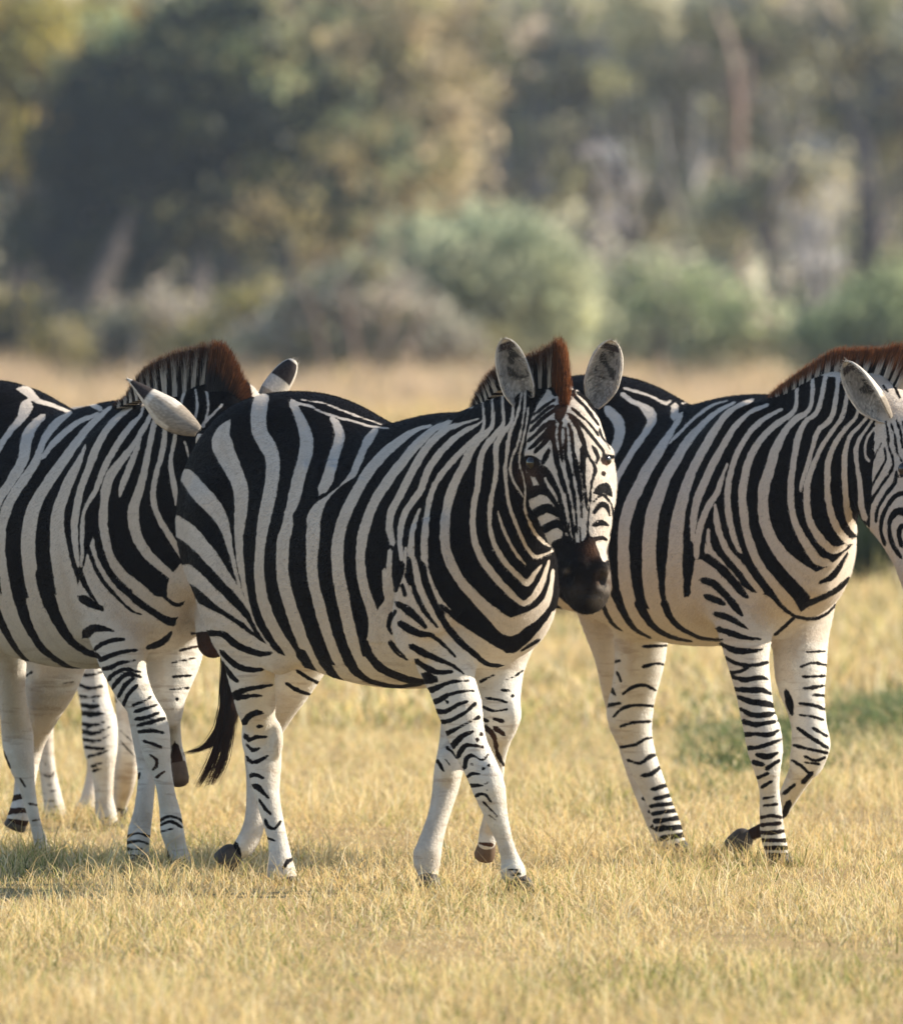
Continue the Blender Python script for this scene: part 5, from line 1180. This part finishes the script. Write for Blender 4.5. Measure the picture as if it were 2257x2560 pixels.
plant('red_barked_tree', 'tree with a bare rust red upper trunk among grey green foliage', 'tree', (1840, 320),
      [(1720, 300, 322, 150, 170), (1950, 250, 322, 130, 170), (1760, 500, 321, 170, 120), (1700, 90, 322, 170, 130), (1930, 60, 322, 130, 110)], 9000, .17, MUTE + OLIVE, 45,
      [[(1850, gy(320), 317, .13), (1850, 650, 317, .12), (1846, 420, 317, .11), (1842, 250, 317, .10), (1826, 120, 317, .07), (1790, 20, 320, .05)], [(1846, 330, 320, .1), (1870, 200, 320, .08), (1860, 120, 320, .05)]], M_BARK_RED, fill=.35)
plant('forked_tree', 'tree with a dark forked trunk near the right edge', 'tree', (2180, 300),
      [(2230, 200, 302, 130, 180), (2100, 90, 302, 170, 110), (2280, 420, 302, 110, 140), (2060, 330, 302, 90, 120), (2380, 150, 302, 150, 200)], 5200, .16, MUTE + OLIVE, 46,
      [[(2180, gy(300), 297, .3), (2178, 700, 297, .26), (2172, 520, 297, .23), (2165, 400, 298, .18), (2110, 250, 300, .08), (2050, 120, 300, .05)], [(2178, 640, 297, .16), (2225, 520, 300, .1), (2257, 430, 301, .08), (2300, 300, 301, .05)],
       [(2172, 430, 300, .09), (2180, 300, 301, .07), (2175, 180, 301, .04)]], fill=.35)
plant('thin_tree', 'thin leaning tree with a slender dark stem, left of the forked tree', 'tree', (1935, 290),
      [(1900, 470, 291, 80, 60), (1990, 430, 291, 110, 70), (1830, 560, 291, 90, 60)], 2200, .14, MUTE, 47,
      [[(1950, gy(290), 287, .17), (1938, 750, 287, .15), (1920, 600, 287, .14), (1935, 480, 287, .11), (1990, 400, 291, .04)], [(1925, 640, 287, .11), (1850, 500, 291, .05), (1800, 440, 291, .03)]], fill=.2)
plant('pale_bush', 'bleached leafless shrub, pale silver, at the foot of the forked tree', 'bush', (2050, 310), [(2060, 500, 311, 60, 50), (2010, 570, 311, 60, 60), (2060, 640, 311, 50, 60)], 1100, .09, [[.75, .75, .80], [.60, .60, .64], [.40, .39, .41], [.3, .28, .27]], 48,
      [[(2040, gy(310), 310, .06), (2030, 700, 310, .05), (2050, 560, 311, .03)]], M_BARK_PALE, clump=.22, fill=.1)
plant('pale_bush', 'bleached leafless shrub, pale pinkish grey, left of the rust red trunk', 'bush', (1540, 315), [(1510, 400, 316, 50, 50), (1560, 460, 316, 50, 50), (1530, 560, 316, 45, 50)], 900, .09, [[.70, .69, .70], [.55, .50, .50], [.40, .36, .34], [.3, .26, .24]], 49,
      [[(1530, gy(315), 315, .06), (1540, 700, 315, .05), (1535, 520, 316, .03)]], M_BARK_PALE, clump=.22, fill=.1)
plant('round_bush', 'rounded sage green bush in the middle, the largest of the bushes', 'bush', (1240, 215),
      [(1250, 680, 216, 190, 140), (1150, 730, 216, 150, 110), (1370, 780, 216, 130, 110), (1060, 620, 217, 90, 70), (1220, 600, 217, 120, 60)], 13000, .11, SAGE, 50, [[(1230, gy(215), 215, .07), (1240, 760, 215, .05), (1260, 640, 216, .03)]], clump=.24)
plant('brown_shrub', 'grey brown twiggy shrub below the tan tree', 'bush', (900, 205), [(760, 830, 206, 130, 90), (880, 770, 206, 90, 110), (990, 820, 206, 120, 100), (1110, 860, 206, 140, 60), (660, 870, 206, 110, 60), (930, 700, 206, 60, 60), (800, 730, 206, 50, 60)], 9000, .10, GREY + OLIVE[:1] + SAGE[:1], 51,
      [[(900, gy(205), 204, .035), (880, 820, 204, .03), (850, 690, 204, .015)], [(820, gy(205), 204, .035), (790, 800, 204, .03), (740, 690, 204, .015)], [(1010, gy(205), 204, .035), (1040, 820, 204, .03), (1090, 720, 204, .015)], [(930, gy(205), 205, .03), (970, 820, 205, .025), (1010, 720, 206, .012)]], M_BARK_RED, clump=.22, fill=.2)
plant('green_bush', 'soft grey green bush between the round bush and the slender tree', 'bush', (1640, 225), [(1560, 800, 226, 140, 100), (1720, 810, 226, 170, 110), (1880, 850, 226, 120, 70), (1620, 720, 227, 120, 70)], 5600, .12, SAGE + FRESH[:2] + GREY[:2], 52,
      [[(1640, gy(225), 225, .06), (1650, 800, 225, .04), (1660, 740, 226, .02)]], clump=.26)
plant('fresh_bush', 'bright green bush above the back of the right zebra, at the right edge', 'bush', (2170, 200), [(2150, 830, 201, 150, 90), (2240, 790, 201, 110, 100), (2340, 820, 201, 150, 110), (2060, 880, 201, 90, 50)], 9000, .10, FRESH, 53,
      [[(2180, gy(200), 200, .05), (2190, 840, 200, .04), (2210, 780, 201, .02)]], clump=.24)
plant('yellow_shrub', 'low yellow green shrub at the left edge', 'bush', (60, 225), [(30, 810, 226, 80, 70), (120, 880, 226, 90, 45), (-80, 820, 226, 120, 100)], 4500, .10, OLIVE + DARK + YELL[:1], 54, [[(40, gy(225), 225, .05), (50, 830, 225, .03), (40, 760, 226, .02)]], clump=.24, fill=.2)
plant('mixed_shrub', 'pinkish brown shrub under the dark tree', 'bush', (380, 230), [(300, 850, 231, 120, 70), (430, 820, 231, 110, 80), (200, 880, 231, 90, 60)], 5000, .10, GREY + DARK + OLIVE, 55, [[(330, gy(230), 230, .05), (340, 850, 230, .03), (330, 780, 231, .02)], [(430, gy(230), 230, .05), (440, 850, 230, .03), (450, 760, 231, .02)]], M_BARK_PALE, clump=.24, fill=.2)
plant('olive_shrub', 'olive shrub between the dark tree and the brown shrub', 'bush', (590, 220), [(600, 850, 221, 110, 70), (680, 800, 221, 90, 70), (520, 880, 221, 90, 50)], 5000, .10, OLIVE + YELL, 56, [[(600, gy(220), 220, .05), (610, 860, 220, .03), (620, 800, 221, .02)]], clump=.24, fill=.2)
for bx, lean, Y_, r_m, mat_ in ((1290, 40, 312, 0.11, M_BARK), (1610, -50, 312, 0.13, M_BARK), (1705, 30, 316, 0.10, M_BARK_PALE), (2090, -60, 306, 0.11, M_BARK_PALE), (2010, 40, 318, 0.10, M_BARK), (700, 50, 268, 0.10, M_BARK), (590, -30, 262, 0.11, M_BARK), (60, 30, 262, 0.13, M_BARK)):
    plant('bare_tree', 'bare stem with thin forked branches ' + {1290: 'behind the round bush', 1610: 'right of the pinkish pale shrub', 1705: 'left of the rust red trunk, pale bark', 2090: 'leaning left of the forked trunk, pale bark', 2010: 'beside the silver shrub, dark bark', 700: 'under the tan tree, leaning right', 590: 'under the dark tree, leaning left', 60: 'at the left edge under the yellow leaves'}[bx],
          'tree', (bx, Y_), None, 0, 0, None, 0, [[(bx, gy(Y_), Y_, r_m), (bx + lean * .3, 700, Y_, r_m * .9), (bx + lean, 480, Y_, r_m * .7), (bx + lean * 1.3, 220, Y_ + .5, r_m * .4)], [(bx + lean * .5, 620, Y_, r_m * .6), (bx - lean * 1.2, 430, Y_ - .5, r_m * .45), (bx - lean * 1.9, 260, Y_, r_m * .3)], [(bx + lean, 480, Y_, r_m * .5), (bx + lean * 2.6, 330, Y_ + 1, r_m * .35), (bx + lean * 3, 200, Y_, r_m * .25)]], mat_)
# reeds behind the right zebra
rs = np.random.RandomState(61); n = 2600
rx = (rs.uniform(2090, 2620, n) - SRC_W / 2) / SCALE * (DIST + 43) / DIST; ry = 43 + rs.normal(0, .35, n)
org = np.array([rx.mean(), 43, 0])
r_ = thing('reed_clump', 'dark green clump of reeds under the chin of the right zebra', 'plant', org)
blades('foliage', rx, ry, rs.uniform(.35, .95, n), rs.uniform(.012, .026, n), rs.uniform(.1, .7, n), np.array([.05, .075, .03]) * rs.uniform(.5, 1.7, (n, 1)), None, M_GRASS, rs, parent=r_, origin=org)
# the wood behind: reads as one mass
rs = np.random.RandomState(62)
blob = [(rs.uniform(-1000, 2900), rs.uniform(-250, 820), rs.uniform(385, 430), rs.uniform(140, 260), rs.uniform(120, 220)) for _ in range(150)]
o_ = leaf_mass('far_wood', blob, 60000, .34, MUTE + DARK + OLIVE, 63, None, None, clump=.75, fill=.1)
tag(o_, 'far wood of grey green trees closing the view', 'wood', kind='stuff')
side = []
for _ in range(460):                                   # the same belt of trees and scrub, running on past both sides of the picture
    q = rs.uniform(1, 9000); px = -700 - q if rs.rand() < .5 else 3000 + q
    if rs.rand() < .7: side.append((px, rs.uniform(-300, 820), rs.uniform(385, 440), rs.uniform(180, 340), rs.uniform(140, 260)))
    else: side.append((px, rs.uniform(740, 900), rs.uniform(215, 260), rs.uniform(120, 260), rs.uniform(60, 160), SAGE + GREY + OLIVE))
o_ = leaf_mass('far_wood', side, 90000, .5, MUTE + DARK + OLIVE, 64, None, None, clump=.9, fill=.1)
tag(o_, 'belt of far trees and scrub running on past both edges', 'wood', kind='stuff')

# ------------------------------------------------------------------ the air between the herd and the far trees
hz = NT('haze'); hz.t.nodes.remove(hz.b)
pv = hz.n('ShaderNodeVolumePrincipled'); pv.inputs['Color'].default_value = (.70, .82, 1.0, 1); pv.inputs['Density'].default_value = .00019; pv.inputs['Anisotropy'].default_value = .25
hz.l(pv.outputs[0], hz.out.inputs['Volume'])
x0, x1, y0, y1, z0, z1 = -170, 170, -70, 920, -1.2, 32
V = [(a, b, c) for a in (x0, x1) for b in (y0, y1) for c in (z0, z1)]
o_ = mesh_obj('haze', V, [[0, 1, 3, 2], [4, 6, 7, 5], [0, 4, 5, 1], [2, 3, 7, 6], [0, 2, 6, 4], [1, 5, 7, 3]], hz.m, smooth=False)
tag(o_, 'thin pale afternoon haze over the plain', 'haze', kind='stuff')
